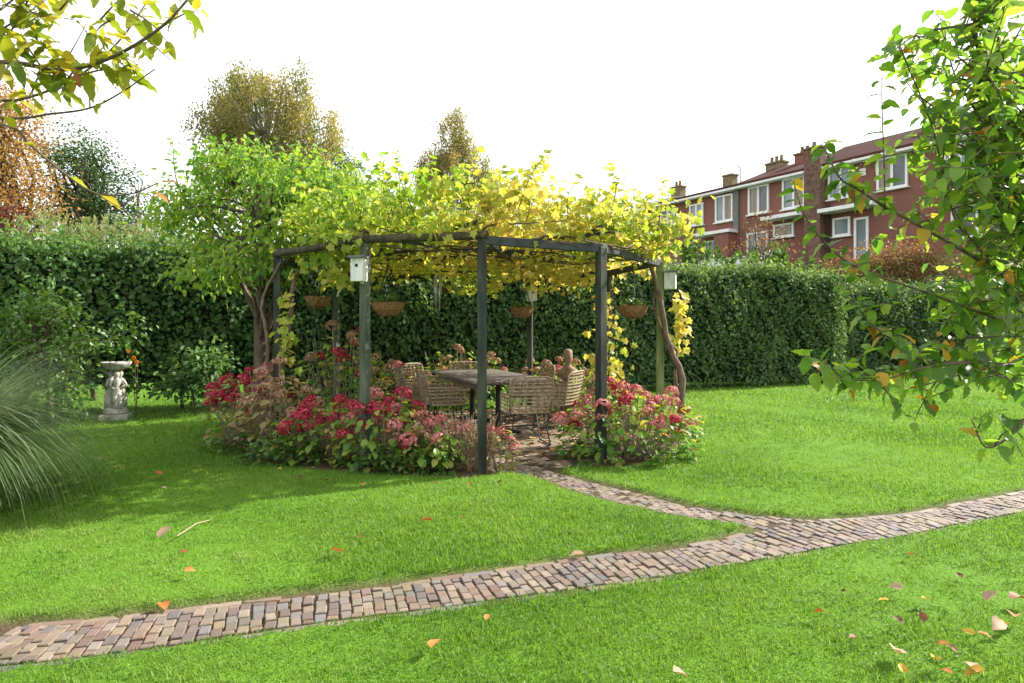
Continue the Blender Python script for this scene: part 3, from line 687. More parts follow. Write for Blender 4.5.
plant('oak_tree', base_at(85,19), 'dark green oak standing above the left hedge', 'tree',
  [(D(85,180,19),(1.15,1,1.1)),(D(62,175,19),(.9,.9,1.0)),(D(115,200,19),(.8,.8,.8)),(D(75,148,19),(.75,.7,.6)),(D(100,165,19),(.7,.7,.6)),(D(60,215,19),(1.0,.9,.8))],
  90, 120, .22, .085, M['oak'], T_small(.36), (.22,.06), 60, stretch=(1.3,1.3,.5), shell=.8)
plant('beech_tree', base_at(-10,16), 'copper orange beech at the left edge beyond the hedge', 'tree',
  [(D(5,150,16),(1.0,1,1.4)),(D(-25,130,16),(1.2,1,1.5)),(D(20,195,16),(.95,.9,.9)),(D(-20,205,16),(1.2,1,1)),(D(8,105,16),(.6,.6,.6))],
  120, 120, .25, .078, M['beech'], T_small(.36), (.22,.06), 50)
plant('purple_shrub', base_at(5,12.6), 'dark purple leaved shrub rising over the hedge at the left edge', 'shrub',
  [(D(2,232,12.6),(.5,.5,.5)),(D(-15,240,12.6),(.6,.5,.6)),(D(10,250,12.6),(.5,.5,.5))], 40, 40, .12, .09, M['purple'], None, (.06,.02), 14)
plant('feathery_shrub', base_at(95,12.7), 'pale feathery shrub with thin plumes sticking up over the left hedge', 'shrub',
  [(D(70,245,12.6),(.6,.4,.3)),(D(110,245,12.6),(.7,.4,.3)),(D(150,250,12.6),(.5,.4,.22)),(D(45,240,12.6),(.5,.4,.3))], 130, 45, .10, .075, M['feather'], T_small(.12), (.05,.02), 40, style='plume')
plant('background_tree', base_at(385,24), 'low rounded green tree between the two birches', 'tree',
  [(D(380,215,24),(.9,.8,.6)),(D(410,222,24),(.9,.8,.5)),(D(350,215,24),(.9,.8,.6))], 60, 45, .22, .13, M['oak'], None, (.14,.05), 16, rbias=.35)
plant('background_tree', base_at(150,26), 'distant dull green tree over the hedge beside the dark oak', 'tree',
  [(D(140,232,26),(1.4,1,.9)),(D(165,236,26),(1.1,1,.8)),(D(120,235,26),(1.2,1,.8))], 70, 45, .25, .14, M['oak'], None, (.14,.05), 16, rbias=.25)
def bare_tree(px, ytop, d, label, spread=1.0, n=9):
    b = Vector(base_at(px, d)); e = empty('bare_tree', b, 0, label, 'tree'); tb = MB(); top = at(px, ytop, d) - b
    tb.tube([(0,0,-.05),(random.gauss(0,.1),0,top.z*.5),(top.x, 0, top.z)], [.11,.07,.012], 7); tb.build('trunk', M['bark'], e, smooth=True)
    lb = MB()
    for k in range(n):
        z = top.z * random.uniform(.55, .92); L = spread * random.uniform(.5, 1.1); an = random.uniform(0, 6.28)
        p = Vector((0,0,z)); q = p + Vector((math.cos(an)*L*.7, math.sin(an)*L*.7, L*.8)); m_ = lerp(p, q, .5) + Vector((random.gauss(0,.08),0,-.08))
        sp = spline([p, m_, q], 6); lb.tube(sp, [.03,.025,.02,.015,.012,.008], 5)
        for j in range(4):
            a = sp[random.randint(2,5)]; lb.tube([a, a + Vector((random.gauss(0,.3), random.gauss(0,.3), random.uniform(.1,.5))) * spread], [.011,.006], 4)
    lb.build('limbs', M['bark'], e, smooth=True)
bare_tree(388, 165, 27, 'bare leafless sapling between the two birches', 1.0)
bare_tree(138, 178, 24, 'grey leafless tree over the hedge right of the dark oak', 1.1, 12)
plant('sparse_shrub', base_at(760,24), 'sparse twiggy shrub with few orange leaves in front of the brick houses', 'shrub',
  [(D(755,235,24),(1.0,.8,1.0)),(D(780,245,24),(.8,.7,.7)),(D(738,250,24),(.6,.6,.5))], 90, 4, .16, .12, M['rust_shrub'], None, (.06,.02), 70, droop=-.2)
plant('brown_hedge', base_at(880,21), 'brown autumn shrub behind the hedge below the right-hand house', 'shrub',
  [(D(870,265,21),(1.3,.8,.6)),(D(905,262,21),(1.1,.8,.7)),(D(840,275,21),(.9,.7,.5)),(D(940,265,21),(1.1,.8,.7))], 130, 50, .18, .10, M['rust_shrub'], None, (.06,.02), 30)
plant('green_shrub', base_at(730,17.2), 'loose green shrub growing up behind the clipped hedge near the houses', 'shrub',
  [(D(700,268,17),(.9,.4,.32)),(D(745,270,17.2),(.9,.4,.3)),(D(790,272,17.4),(.8,.4,.26)),(D(690,255,17),(.3,.3,.3)),(D(775,262,17.3),(.25,.3,.3))], 110, 26, .10, .09, M['shrub'], None, (.05,.02), 40, style='plume')
# shrubs in front of the left hedge
plant('arching_shrub', base_at(48,9.3), 'light green arching shrub in front of the hedge, left of the bird bath', 'shrub',
  [(D(50,315,9.3),(.40,.4,.25)),(D(75,345,9.2),(.35,.4,.25)),(D(25,345,9.2),(.5,.4,.35)),(D(108,338,9.8),(.32,.3,.2)),(D(45,385,9.3),(.6,.5,.45)),(D(20,300,9.3),(.35,.3,.2)),(D(130,325,10.2),(.25,.3,.12))],
  110, 22, .11, .085, M['shrub'], T_big(.3,.06,.15), (.04,.015), 70, rbias=.15)
plant('dark_shrub', base_at(196,10.5), 'small dark green shrub right of the bird bath under the hedge', 'shrub',
  [(D(190,380,10.5),(.4,.3,.3)),(D(205,365,10.5),(.3,.3,.35))], 45, 24, .12, .10, M['hedge_left'], T_big(.3,.06,.15), (.03,.012), 24)

# ------------------------------------------------------------------ PERGOLA
posts = [('post',482,6.30,M['post'],.095),('post',365,6.60,M['post_worn'],.085),('post',277,7.97,M['post'],.085),('post',336,10.3,M['post_worn'],.09),
         ('post',530,11.2,M['post'],.09),('post',609,10.0,M['post'],.09),('post',660,8.45,M['post_green'],.10),('post',601,6.90,M['post'],.095)]
PZ = 2.40
pg = empty('pergola', (PC[0], PC[1], 0), 0, 'dark timber pergola ring of posts and beams over the garden table', 'pergola'); POFF = Vector((PC[0], PC[1], 0))
PT = []
for nm, px, d, mt, wd in posts:
    b = Vector(base_at(px, d)); PT.append(b); m = MB(); m.box(b + Vector((0,0,PZ/2-.02)) - POFF, (wd, wd, PZ+.04), rz=math.atan2(b.y-PC[1], b.x-PC[0]))
    o = m.build('post', mt, pg, bevel=.006)
    if mt is M['post_worn']: o['label'] = 'weathered grey green post'
    if mt is M['post_green']: o['label'] = 'pale green mossy post'
for i in range(8):
    a, b = PT[i] - POFF, PT[(i+1) % 8] - POFF; m = MB(); dd = (b - a).normalized(); z = PZ + (.005 if i % 2 else -.0)
    if i in (0, 1):
        m.tube([a - dd*.06 + Vector((0,0,z+.045)), lerp(a,b,.5)+Vector((0,0,z+.04)), b + dd*.06 + Vector((0,0,z+.045))], [.045,.042,.043], 10); m.build('beam', M['beam_moss'], pg, smooth=True)['label'] = 'round mossy beam'
    else:
        m.bar(a + Vector((0,0,z-.02)), b + Vector((0,0,z-.012)), .055, .09); m.build('beam', M['beam_dark'], pg, bevel=.005)
for i, j, zz in ((0,4,.07),(1,5,.11),(2,6,.15),(3,7,.19),(0,3,.23),(7,4,.27)):
    a, b = PT[i] - POFF, PT[j] - POFF; m = MB(); m.bar(a + Vector((0,0,PZ+zz-.04)), b + Vector((0,0,PZ+zz-.04)), .04, .035); m.build('rafter', M['beam_dark'], pg)
for f, zz in ((.66,.02),(.36,.03)):
    m = MB(); ring = [ (p-POFF)*f + Vector((0,0,PZ+zz)) for p in PT]; m.tube(ring + [ring[0]], .012, 5); m.build('wire_ring', M['metal_black'], pg)

# grape vines
def vine(name, base, label, trunks, sector, nclump, per, mat, greenfrac):
    base = Vector(base); e = empty(name, base, 0, label, 'vine', None); off = np.array(base)
    st = MB()
    for pts, r0, r1 in trunks:
        sp = spline(pts, 14); sp = [p + Vector((random.gauss(0,.012), random.gauss(0,.012), 0)) for p in sp]
        st.tube([p - base for p in sp], [lerp(r0, r1, i/13) for i in range(14)], 8)
    st.build('stem', M['cane'], e, smooth=True)
    cn = MB(); C = []
    def inside(p): return sector(p)
    k = 0
    while k < 70:
        a0 = random.uniform(0, 6.28); r = random.uniform(.1, 2.6); p = Vector((PC[0] + r*math.cos(a0), PC[1] + r*math.sin(a0), PZ + random.uniform(0,.22)))
        if not inside(p): continue
        k += 1; an = random.uniform(0, 6.28); pts = [p]
        for j in range(5):
            an += random.gauss(0,.5); p = p + Vector((math.cos(an), math.sin(an), random.gauss(0,.12))) * .3; p.z = max(PZ-.06, min(PZ+.35, p.z)); q_ = Vector((p.x-PC[0], p.y-PC[1], 0)); p = p - q_ * max(0, 1-2.45/max(q_.length,.01)); pts.append(p)
        cn.tube([q - base for q in spline(pts, 12)], [lerp(.014,.006,i/11) for i in range(12)], 5)
    while len(C) < nclump:
        a0 = random.uniform(0, 6.28); r = 2.85 * math.sqrt(random.random()); x, y = PC[0] + r*math.cos(a0), PC[1] + r*math.sin(a0)
        if not inside(Vector((x, y, 0))): continue
        h = .46 + .16*math.sin(x*2.3+1)*math.sin(y*1.9) + .10*math.sin(x*5.1+y*2)
        if r > 2.5: h *= .8
        front = y < PC[1] + .6 and r > 1.7
        if front and r > 2.62: continue
        z = PZ + (.07 if front else .0) + (h + .10) * random.random() ** .8 if (front or random.random() < .95) else PZ - random.uniform(.05,.30)
        C.append((x, y, z))
    parts = []
    C = np.array(C); n = nclump * per; w_ = np.repeat(np.arange(nclump), per)
    P = C[w_] + rng.normal(size=(n,3)) * (.14,.14,.07); Dd = rdir(n) * .8 + (0,0,-.55); N = rdir(n) * .7 + (0,-.15,.75)
    grn = np.clip(.55 + .22*np.sin(C[:,0]*1.7+C[:,1]*1.1) + rng.normal(size=nclump)*.15 - greenfrac, 0, 1)
    hz = np.clip((P[:,2]-PZ)/.7, -.3, 1.0)
    A = np.clip(grn[w_] - .25*hz + rng.normal(size=n)*.17, 0, 1)
    parts.append(leaves(T_vine(), P, Dd, N, rng.uniform(.05,.098,n), A))
    # upright shoots with small leaves
    pp = []; k = 0
    while k < 105:
        a0 = random.uniform(0, 6.28); r = 2.7*math.sqrt(random.random()); p = Vector((PC[0]+r*math.cos(a0), PC[1]+r*math.sin(a0), PZ+.28))
        if not inside(p): continue
        k += 1; L = random.uniform(.3,.85); lean = Vector((random.gauss(0,.3), random.gauss(0,.2), 1)).normalized()
        shoot_leaves(cn, pp, [p - base, p - base + lean*L*.6, p - base + lean*L + Vector((random.gauss(0,.1),0,-.03))], .006, .1, .045)
    V, T, A = leaf_cloud(pp, .085, T_vine(), (0, .55), -.2); parts.append((V + off, T, A))
    cn.build('canes', M['cane'], e, smooth=True)
    return e, off, parts
def garland(pts, n, sig, lo, hi):
    sp = spline(pts, 20); ii = rng.integers(0, 20, n); P = np.array([tuple(p) for p in sp])[ii] + rng.normal(size=(n,3))*sig
    return leaves(T_vine(), P, rdir(n)*.7+(0,0,-.6), rdir(n)*.5+(0,-.5,.5), rng.uniform(.07,.12,n), rng.uniform(lo,hi,n))
split = lambda p: p.x < -.55 + .25*math.sin(p.y*3)
vb = base_at(284, 7.75)
e, off, parts = vine('grape_vine', vb, 'grape vine with green and yellow leaves climbing the left side of the pergola',
  [([Vector(vb), at(281,372,7.75), at(287,338,7.75), at(293,299,7.75), at(297,272,7.8), at(330,262,7.9)], .045, .02), ([Vector(vb)+Vector((-.1,.05,0)), at(270,390,7.8), at(268,340,7.8), at(262,300,7.9), at(280,262,7.9)], .03,.015),
   ([at(296,275,7.8), at(350,258,8.2), at(420,255,8.8), at(470,256,9.2)], .022,.010)],
  split, 400, 18, M['vine_green'], -.16)
parts.append(garland([at(288,300,7.7), at(284,335,7.7), at(290,365,7.7)], 60, .06, .3, 1)); parts.append(garland([at(300,262,7.6), at(330,268,7.5), at(350,280,7.6)], 50, .08, .2, .9))
V, T, A = join(parts); np_mesh('foliage', V, T, M['vine_green'], e, {'rnd': A}, off=off)
vb = base_at(682, 8.3)
e, off, parts = vine('grape_vine', vb, 'yellow grape vine with twisted stem climbing the mossy post at the right',
  [([Vector(vb), at(681,397,8.3), at(681,370,8.3), at(671,351,8.3), at(665,329,8.3), at(658,292,8.3), at(647,256,8.35), at(637,236,8.4)], .05, .025),
   ([Vector(vb)+Vector((.05,.05,0)), at(676,380,8.35), at(676,350,8.4), at(664,340,8.4), at(655,310,8.35), at(652,270,8.4)], .025, .015),
   ([at(640,245,8.4), at(600,240,8.8), at(560,245,9.3), at(520,252,9.6)], .024, .012)],
  lambda p: not split(p), 370, 17, M['vine'], .12)
parts.append(garland([at(680,298,8.75), at(682,320,8.75), at(678,350,8.7)], 70, .06, .3, .85)); parts.append(garland([at(520,262,9), at(560,275,8.8), at(590,268,8.6)], 130, .10, .4, .9))
parts.append(garland([at(690,215,7.9), at(672,235,7.8), at(640,215,7.8)], 130, .13, .0, .5))
V, T, A = join(parts); np_mesh('foliage', V, T, M['vine'], e, {'rnd': A}, off=off)
vb = base_at(611, 9.85)
e = empty('climbing_vine', vb, 0, 'small yellow green climber on the post behind the right hydrangea', 'vine')
m = MB(); m.tube([Vector(q) - Vector(vb) for q in spline([vb, at(612,390,9.85), at(606,350,9.85), at(611,310,9.85)], 10)], .014, 6); m.build('stem', M['cane'], e)
V, T, A = join([garland([at(610,330,9.8), at(606,360,9.75), at(614,385,9.75)], 150, .13, .0, .8), garland([at(602,290,9.8), at(606,320,9.8)], 40, .08, .3, .9)]); np_mesh('foliage', V, T, M['vine'], e, {'rnd': A}, off=np.array(vb))

# ------------------------------------------------------------------ hanging things
def basket(px, py, d, w0, label, src=None):
    c = at(px, py, d); e = empty('hanging_basket', c, 0, label, 'hanging basket', 'hanging baskets under the pergola'); r = w0/2
    b = MB(); n = 22; prof = [(.02,-r*.8),(r*.55,-r*.72),(r*.85,-r*.4),(r*1.0,0),(r*.93,.0),(r*.8,-.06),(.02,-.07)]
    b.lathe(prof, (0,0,0), n); b.V = [(x + random.gauss(0,.006), y + random.gauss(0,.006), z + random.gauss(0,.007)) for x, y, z in b.V]; b.build('coir_bowl', M['coir'], e)
    top = 2.42 - c.z; ch = MB()
    for k in range(3):
        an = k*2.094+.5; ch.tube([(r*.95*math.cos(an), r*.95*math.sin(an), 0), (0,0,top*.8)], .006, 4)
    ch.tube([(0,0,top*.8),(0,0,top)], .005, 4); ch.build('chain', M['metal_black'], e)
    nn = 130; P = np.stack([rng.normal(size=nn)*r*.30, rng.normal(size=nn)*r*.30, np.abs(rng.normal(size=nn))*.03], 1)
    V, T, A = leaves(T_small(.25), P, rdir(nn)+(0,0,.6), rdir(nn)+(0,0,.5), rng.uniform(.04,.08,nn)); np_mesh('plant', V, T, M['shrub'], e, {'rnd': A})
basket(388, 303, 7.75, .42, 'wide coir hanging basket beside the nest box post')
basket(318, 297, 8.6, .36, 'coir hanging basket at the left, half hidden by the leafy tree and vine')
basket(522, 308, 10.0, .40, 'coir hanging basket with green plant above the far end of the table')
basket(633, 306, 8.5, .42, 'coir hanging basket between the two posts at the right')
# nest boxes
def nest_box(loc, rz, w0, h, dp, gable, label, hole=True):
    e = empty('nest_box', loc, rz, label, 'nest box', 'nest boxes on the pergola posts'); b = MB()
    b.box((0,0,h/2), (w0,dp,h))
    if gable: b.add([(-w0/2,-dp/2,h),(w0/2,-dp/2,h),(0,-dp/2,h+w0*.5),(-w0/2,dp/2,h),(w0/2,dp/2,h),(0,dp/2,h+w0*.5)], [(0,1,2),(5,4,3),(0,2,5,3),(1,4,5,2)])
    b.build('body', M['box_grey'], e, bevel=.003)
    r = MB()
    if gable:
        for s in (-1,1): r.bar((s*(w0*.5+.035)*1.0, 0, h-.03), (0,0,h+w0*.5+.012), .012+dp+.05, .014, up=(0,0,1)) if False else r.add([(s*(w0/2+.035),-dp/2-.03,h-.02),(0,-dp/2-.03,h+w0*.5+.016),(0,dp/2+.02,h+w0*.5+.016),(s*(w0/2+.035),dp/2+.02,h-.02),(s*(w0/2+.035),-dp/2-.03,h-.005),(0,-dp/2-.03,h+w0*.5+.032),(0,dp/2+.02,h+w0*.5+.032),(s*(w0/2+.035),dp/2+.02,h-.005)], [(0,1,2,3),(4,7,6,5),(0,4,5,1),(3,2,6,7),(0,3,7,4),(1,5,6,2)])
    else: r.box((0,-.012,h+.012), (w0+.03,dp+.05,.022))
    r.build('roof', M['box_roof'], e)
    if hole:
        k = MB(); nn = 14; V = [(.017*math.cos(6.283*i/nn), -dp/2-.003, h*.68+.017*math.sin(6.283*i/nn)) for i in range(nn)] + [(.017*math.cos(6.283*i/nn), -dp/2+.004, h*.68+.017*math.sin(6.283*i/nn)) for i in range(nn)]
        k.add(V, [tuple(range(nn))] + [(i,(i+1) % nn,nn+(i+1) % nn,nn+i) for i in range(nn)]); k.build('entrance_hole', M['hole'], e)
    s = MB(); s.box((0,dp/2+.012,h*.55), (.04,.02,h*1.25)); s.build('mounting_strip', M['box_grey'], e)
p = PT[1]; nest_box((p.x-.03, p.y-.135, 1.985), R(-12), .135, .24, .12, False, 'pale grey nest box with round hole on the left front pergola post')
p = PT[6]; nest_box((p.x+.135, p.y-.02, 2.03), R(72), .2, .22, .15, False, 'white wooden box fixed to the side of the pale green mossy post', hole=False)
p = PT[4]; nest_box((p.x+.03, p.y-.13, 1.98), R(14), .15, .22, .14, True, 'small white nest box with pitched roof on the far pergola post')
c = at(438, 266, 8.5); e = empty('wind_chime', c, 0, 'silver metal wind chime hanging under the pergola left of the front post', 'wind chime')
m = MB(); m.lathe([(.005,.0),(.055,.0),(.055,-.015),(.005,-.015)], (0,0,-.06), 14); m.build('disc', M['table'], e)
for k in range(6):
    an = k*1.047; m = MB(); L = .26 + .045*k; m.tube([(.045*math.cos(an), .045*math.sin(an), -.13), (.045*math.cos(an), .045*math.sin(an), -.13-L)], .010, 8); m.tube([(.045*math.cos(an), .045*math.sin(an), -.06), (.045*math.cos(an), .045*math.sin(an), -.13)], .0015, 4); m.build('chime_tube', M['metal_grey'], e, smooth=True)
m = MB(); m.tube([(0,0,-.06),(0,0,2.42-c.z)], .003, 4); m.build('cord', M['metal_black'], e)

# ------------------------------------------------------------------ table and chairs
TA = math.atan2(-.93, .36); TC = (-.42, 9.55)
e = empty('garden_table', (TC[0], TC[1], -.005), TA, 'long dark weathered wooden garden table under the pergola', 'table')
tp = MB(); LL, WW = 2.5, 1.15
for k in range(8):
    y = -WW/2 + WW/8*(k+.5); q = abs(y)/(WW/2); tp.box((0, y, .775), (LL - .10*q*q, WW/8-.006, .03))
tp.box((LL/2-.14,0,.745),(.08,WW-.12,.03)); tp.box((-LL/2+.14,0,.745),(.08,WW-.12,.03)); tp.build('tabletop', M['table'], e, bevel=.003)
ap = MB(); ap.box((0,WW/2-.12,.73),(LL-.4,.025,.055)); ap.box((0,-WW/2+.12,.69),(LL-.4,.025,.055)); ap.build('apron', M['table'], e)
for s in (-1,1):
    l = MB(); l.lathe([(.05,.04),(.045,.2),(.04,.69),(.09,.73)], (s*.62,0,0), 14)
    for k in range(4):
        an = k*1.571+.785; l.bar((s*.62,0,.05), (s*.62+.34*math.cos(an), .34*math.sin(an), .02), .06, .04)
    l.build('pedestal', M['metal_black'], e)
fl = [(-.4,.2),(.1,-.2),(.5,.1),(.75,-.3),(-.8,-.1),(.3,.35)]
def make_chair(label):
    e = empty('rattan_chair', (0,0,0), 0, label, 'chair', 'rattan chairs round the garden table')
    # faces +y.  profile of the shell seen from above is a U: back and two arms
    def U(t, z):     # t in -1..1 along the U
        wq = .27 + .03*(z-.42)/.45; dq = .26; lean = .20*max(0, z-.42)
        L = 2*dq*2 + 2*wq; s = (t+1)/2*L
        if s < 2*dq: return Vector((-wq, dq - s, z))
        if s < 2*dq + 2*wq:
            x = -wq + (s - 2*dq); return Vector((x, -dq - lean - .05*(1-(x/wq)**2), z))
        return Vector((wq, -dq + (s - 2*dq - 2*wq), z))
    tb = .52/1.58
    def strip(mb, pts, hgt=.016, th=.006):
        for i in range(len(pts)-1): mb.bar(pts[i], pts[i+1], th, hgt)
    bk = MB(); N = 9
    for k in range(10):
        z = .435 + .047*k; wq = .27 + .03*(z-.42)/.45; lean = .20*(z-.42)
        if k > 7: wq *= (.97 if k == 8 else .88)
        pts = [Vector((-wq + 2*wq*i/8, -.26 - lean - .05*(1-((i-4)/4)**2), z)) for i in range(9)]
        strip(bk, pts, .019)
    for i in range(-3,4):
        pts = [];
        for z in (.42,.57,.72,.865):
            wq = .27 + .03*(z-.42)/.45; x = wq*i/3.3; pts.append(Vector((x+.0, -.257-.20*(z-.42)-.05*(1-(x/wq)**2)+.008, z)))
        bk.tube(pts, .006, 5); bk.tube([p+Vector((.018,.0,0)) for p in pts], .006, 5)
    b_ = bk.build('backrest', M['rattan'], e)
    rim = MB(); rp = [Vector((-.27,-.26,.42)), Vector((-.295,-.335,.78)), Vector((-.28,-.35,.86)), Vector((-.2,-.37,.885)), Vector((0,-.40,.89)), Vector((.2,-.37,.885)), Vector((.28,-.35,.86)), Vector((.295,-.335,.78)), Vector((.27,-.26,.42))]
    rim.tube(rp, .013, 7); rim.build('rim', M['rattan'], e, smooth=True)
    for s in (-1,1):
        a = MB()
        for k in range(5):
            z = .425 + .05*k; strip(a, [Vector((s*(.275+.01*k/5), -.27-.01*k, z)), Vector((s*(.295+.01*k/5), 0, z)), Vector((s*(.28), .24-.012*k, z))], .017)
        for y in (-.18,-.06,.06,.17): a.tube([(s*.283,y,.41),(s*.296,y-.02,.645)], .006, 5)
        a.tube([(s*.275,.25,.42),(s*.285,.22,.60),(s*.295,.17,.655),(s*.30,0,.66),(s*.295,-.31,.665)], .013, 7); a.build('armrest', M['rattan'], e)
    st = MB()
    for k in range(13): y = -.24 + .04*k; st.box((0,y,.425 - .015*math.sin(math.pi*k/12)), (.53,.027,.007))
    for i in range(-3,4): st.tube([(i*.075,-.25,.424),(i*.075,.25,.424)], .006, 5)
    st.tube([(-.265,.255,.425),(.265,.255,.425)], .014, 7); st.build('seat', M['rattan'], e)
    for s in (-1,1):
        l = MB(); l.tube([(s*.2,.19,.41),(s*.27,.24,.03),(s*.272,.22,.012),(s*.272,-.24,.012),(s*.27,-.26,.03),(s*.2,-.19,.41)], .009, 6)
        l.build('leg', M['metal_black'], e, smooth=True)
    fr = MB(); fr.tube([(-.2,.19,.408),(.2,.19,.408)], .009, 6); fr.tube([(-.2,-.19,.408),(.2,-.19,.408)], .009, 6); fr.tube([(-.235,.2,.2),(.235,.2,.2)], .007, 6); fr.build('crossbar', M['metal_black'], e)
    return e
ch0 = None
def face(x, y): return math.atan2(TC[1]-y, TC[0]-x) - math.pi/2
chairs = [((.17,8.05), R(14), 'rattan armchair at the near end of the table, its back to the lawn'),
 ((.62,8.95), R(62), 'rattan armchair on the right side of the table, beside the stone bust'),
 ((-.98,8.95), R(-68), 'rattan armchair on the left side of the table, nearest to the front post'),
 ((-1.42,9.55), R(-66), 'rattan armchair on the left side of the table, farther from the front post'),
 ((-1.42,10.45), R(-120), 'rattan armchair at the far left corner of the table, turned to the lawn'),
 ((-.75,10.75), R(-165), 'rattan armchair at the far end of the table, mostly hidden by the tabletop'),
 ((.28,10.2), R(110), 'rattan armchair on the far right of the table, in front of the far post')]
for i, ((x, y), rz, lb) in enumerate(chairs):
    if ch0 is None: ch0 = make_chair(lb); o = ch0
    else: o = copy_tree(ch0)
    o.location = (x, y, 0); o.rotation_euler.z = rz; o.scale = (.97, .97, 1.0); o['label'] = lb

# ------------------------------------------------------------------ stone bird bath and bust
c = base_at(116, 10.05)
e = empty('bird_bath', c, R(20), 'grey stone bird bath held up by three carved figures, before the left hedge', 'bird bath')
m = MB(); m.box((0,0,.05), (.40,.40,.12)); m.lathe([(.17,.11),(.185,.14),(.17,.18),(.14,.21),(.02,.21)], (0,0,0), 20); m.build('plinth', M['stone'], e, bevel=.012)
def fig(an):
    m = MB(); ca, sa = math.cos(an), math.sin(an)
    def q(r, z, t=0): return Vector((r*ca - t*sa, r*sa + t*ca, z))
    m.tube([q(.085,.19), q(.09,.3), q(.085,.42), q(.075,.5), q(.07,.55), q(.08,.62), q(.075,.67), q(.065,.69), q(.07,.73), q(.075,.77), q(.07,.80)], [.07,.062,.07,.066,.052,.066,.055,.026,.042,.045,.025], 12)
    for s in (-1,1):
        m.tube([q(.08,.655,s*.06), q(.10,.58,s*.095), q(.12,.52,s*.05)], [.024,.021,.016], 8)
        m.tube([q(.13,.2,s*.035), q(.14,.3,s*.03), q(.135,.44,s*.035)], [.022,.028,.03], 8)
    for t in (-.05,-.015,.02,.052): m.tube([q(.145,.2,t), q(.148,.32,t*.9), q(.13,.48,t*.7)], [.010,.012,.008], 6)
    m.build('carved_figure', M['stone'], e, smooth=True)
for k in range(3): fig(k*2.094 - 1.2)
m = MB(); m.lathe([(.05,.80),(.10,.82),(.17,.86),(.215,.92),(.222,.95),(.205,.95),(.17,.91),(.09,.875),(.01,.87)], (0,0,0), 28); m.build('basin', M['stone'], e, smooth=True)
b = (c[0]+.12, c[1]+.34, 0); e = empty('orange_flower', b, 0, 'small orange flowers on thin stems behind the bird bath', 'flower')
m = MB(); fl_ = []
for dx_, z in ((.0,1.0),(-.09,1.12),(.05,.93)):
    m.tube([(0,0,0),(dx_*.5,0,z*.6),(dx_,-.05,z)], .005, 5)
    for k in range(7):
        an = k*.9; fl_.append(((dx_,-.05,z),(math.cos(an),-.5,math.sin(an))))
m.build('stem', M['twig'], e); P = np.array([f[0] for f in fl_]); Dd = np.array([f[1] for f in fl_]); V, T, A = leaves(T_big(.4,.05,.1), P, Dd, np.tile((0,-1,.4),(len(P),1)), np.full(len(P),.048)); np_mesh('petals', V, T, M['orange_petal'], e, {'rnd': A})
n = 60; P = np.stack([rng.normal(size=n)*.12, rng.normal(size=n)*.08, rng.uniform(.3,1.15,n)],1); V, T, A = leaves(T_big(.4,.05,.1), P, rdir(n), rdir(n)+(0,0,1), rng.uniform(.05,.09,n)); np_mesh('leaves', V, T, M['shrub'], e, {'rnd': A})

c = Vector(base_at(568, 10.6)); e = empty('stone_bust', c, R(-10), 'tan stone bust on a plinth among the faded hydrangeas behind the table', 'statue')
m = MB(); m.box((0,0,.3), (.30,.30,.6)); m.box((0,0,.62), (.36,.36,.05)); m.build('plinth', M['stone_tan'], e, bevel=.01)
m = MB(); prof = [(.10,.645),(.12,.70),(.17,.74),(.19,.80),(.165,.86),(.09,.90),(.062,.93),(.06,.965),(.075,.985),(.098,1.03),(.108,1.09),(.105,1.15),(.085,1.20),(.04,1.225)]
n = 24; V = []
for r, z in prof:
    for k in range(n):
        an = 2*math.pi*k/n; x, y = r*math.cos(an), r*math.sin(an)
        if z < .9: y *= .6
        if .99 < z < 1.2:
            x *= .86
            fr = max(0, -math.sin(an))**6
            if 1.04 < z < 1.1: y -= fr*.03
            if .98 < z < 1.02: y -= fr*.012
        V.append((x, y, z))
F = [(i*n+k, i*n+(k+1) % n, (i+1)*n+(k+1) % n, (i+1)*n+k) for i in range(len(prof)-1) for k in range(n)] + [tuple(range(n-1,-1,-1)), tuple((len(prof)-1)*n+k for k in range(n))]
m.add(V, F); m.build('head', M['stone_tan'], e, smooth=True); e.scale = (.85, .85, .93)

# ------------------------------------------------------------------ hydrangeas
HEADS = {}
def head_mesh(kind, v):
    key = (kind, v)
    if key in HEADS: return HEADS[key]
    n = 95; d = rdir(n); d[:,2] = np.abs(d[:,2])*1.1 - .35; d = unit(d); P = d * np.array((1,1,.78)) * (1 + rng.normal(size=(n,1))*.07)
    parts = []
    t1 = rdir(n); t1 = unit(t1 - d*(t1*d).sum(1,keepdims=True)); t2 = np.cross(d, t1); rn = np.clip(rng.normal(.5,.25,n),0,1)
    tv = np.array([(0,-.5,0),(.5,0,.06),(0,.5,0),(-.5,0,.06)]); 
    for sgn, (a, b) in enumerate(((t1,t2),(t1+t2,t2-t1))):
        a, b = unit(a), unit(b); V = P[:,None,:] + .36*(tv[None,:,0:1]*a[:,None,:] + tv[None,:,1:2]*b[:,None,:] + (tv[None,:,2:3]+.02*sgn)*d[:,None,:])
        parts.append((V.reshape(-1,3), (np.array([(0,1,2),(0,2,3)])[None]+(np.arange(n)*4)[:,None,None]).reshape(-1,3), np.repeat(rn,4)))
    V, T, A = join(parts)
    o = np_mesh('flower_head', V, T, M[kind], None, {'rnd': A}); me = o.data; bpy.data.objects.remove(o); HEADS[key] = me; return me
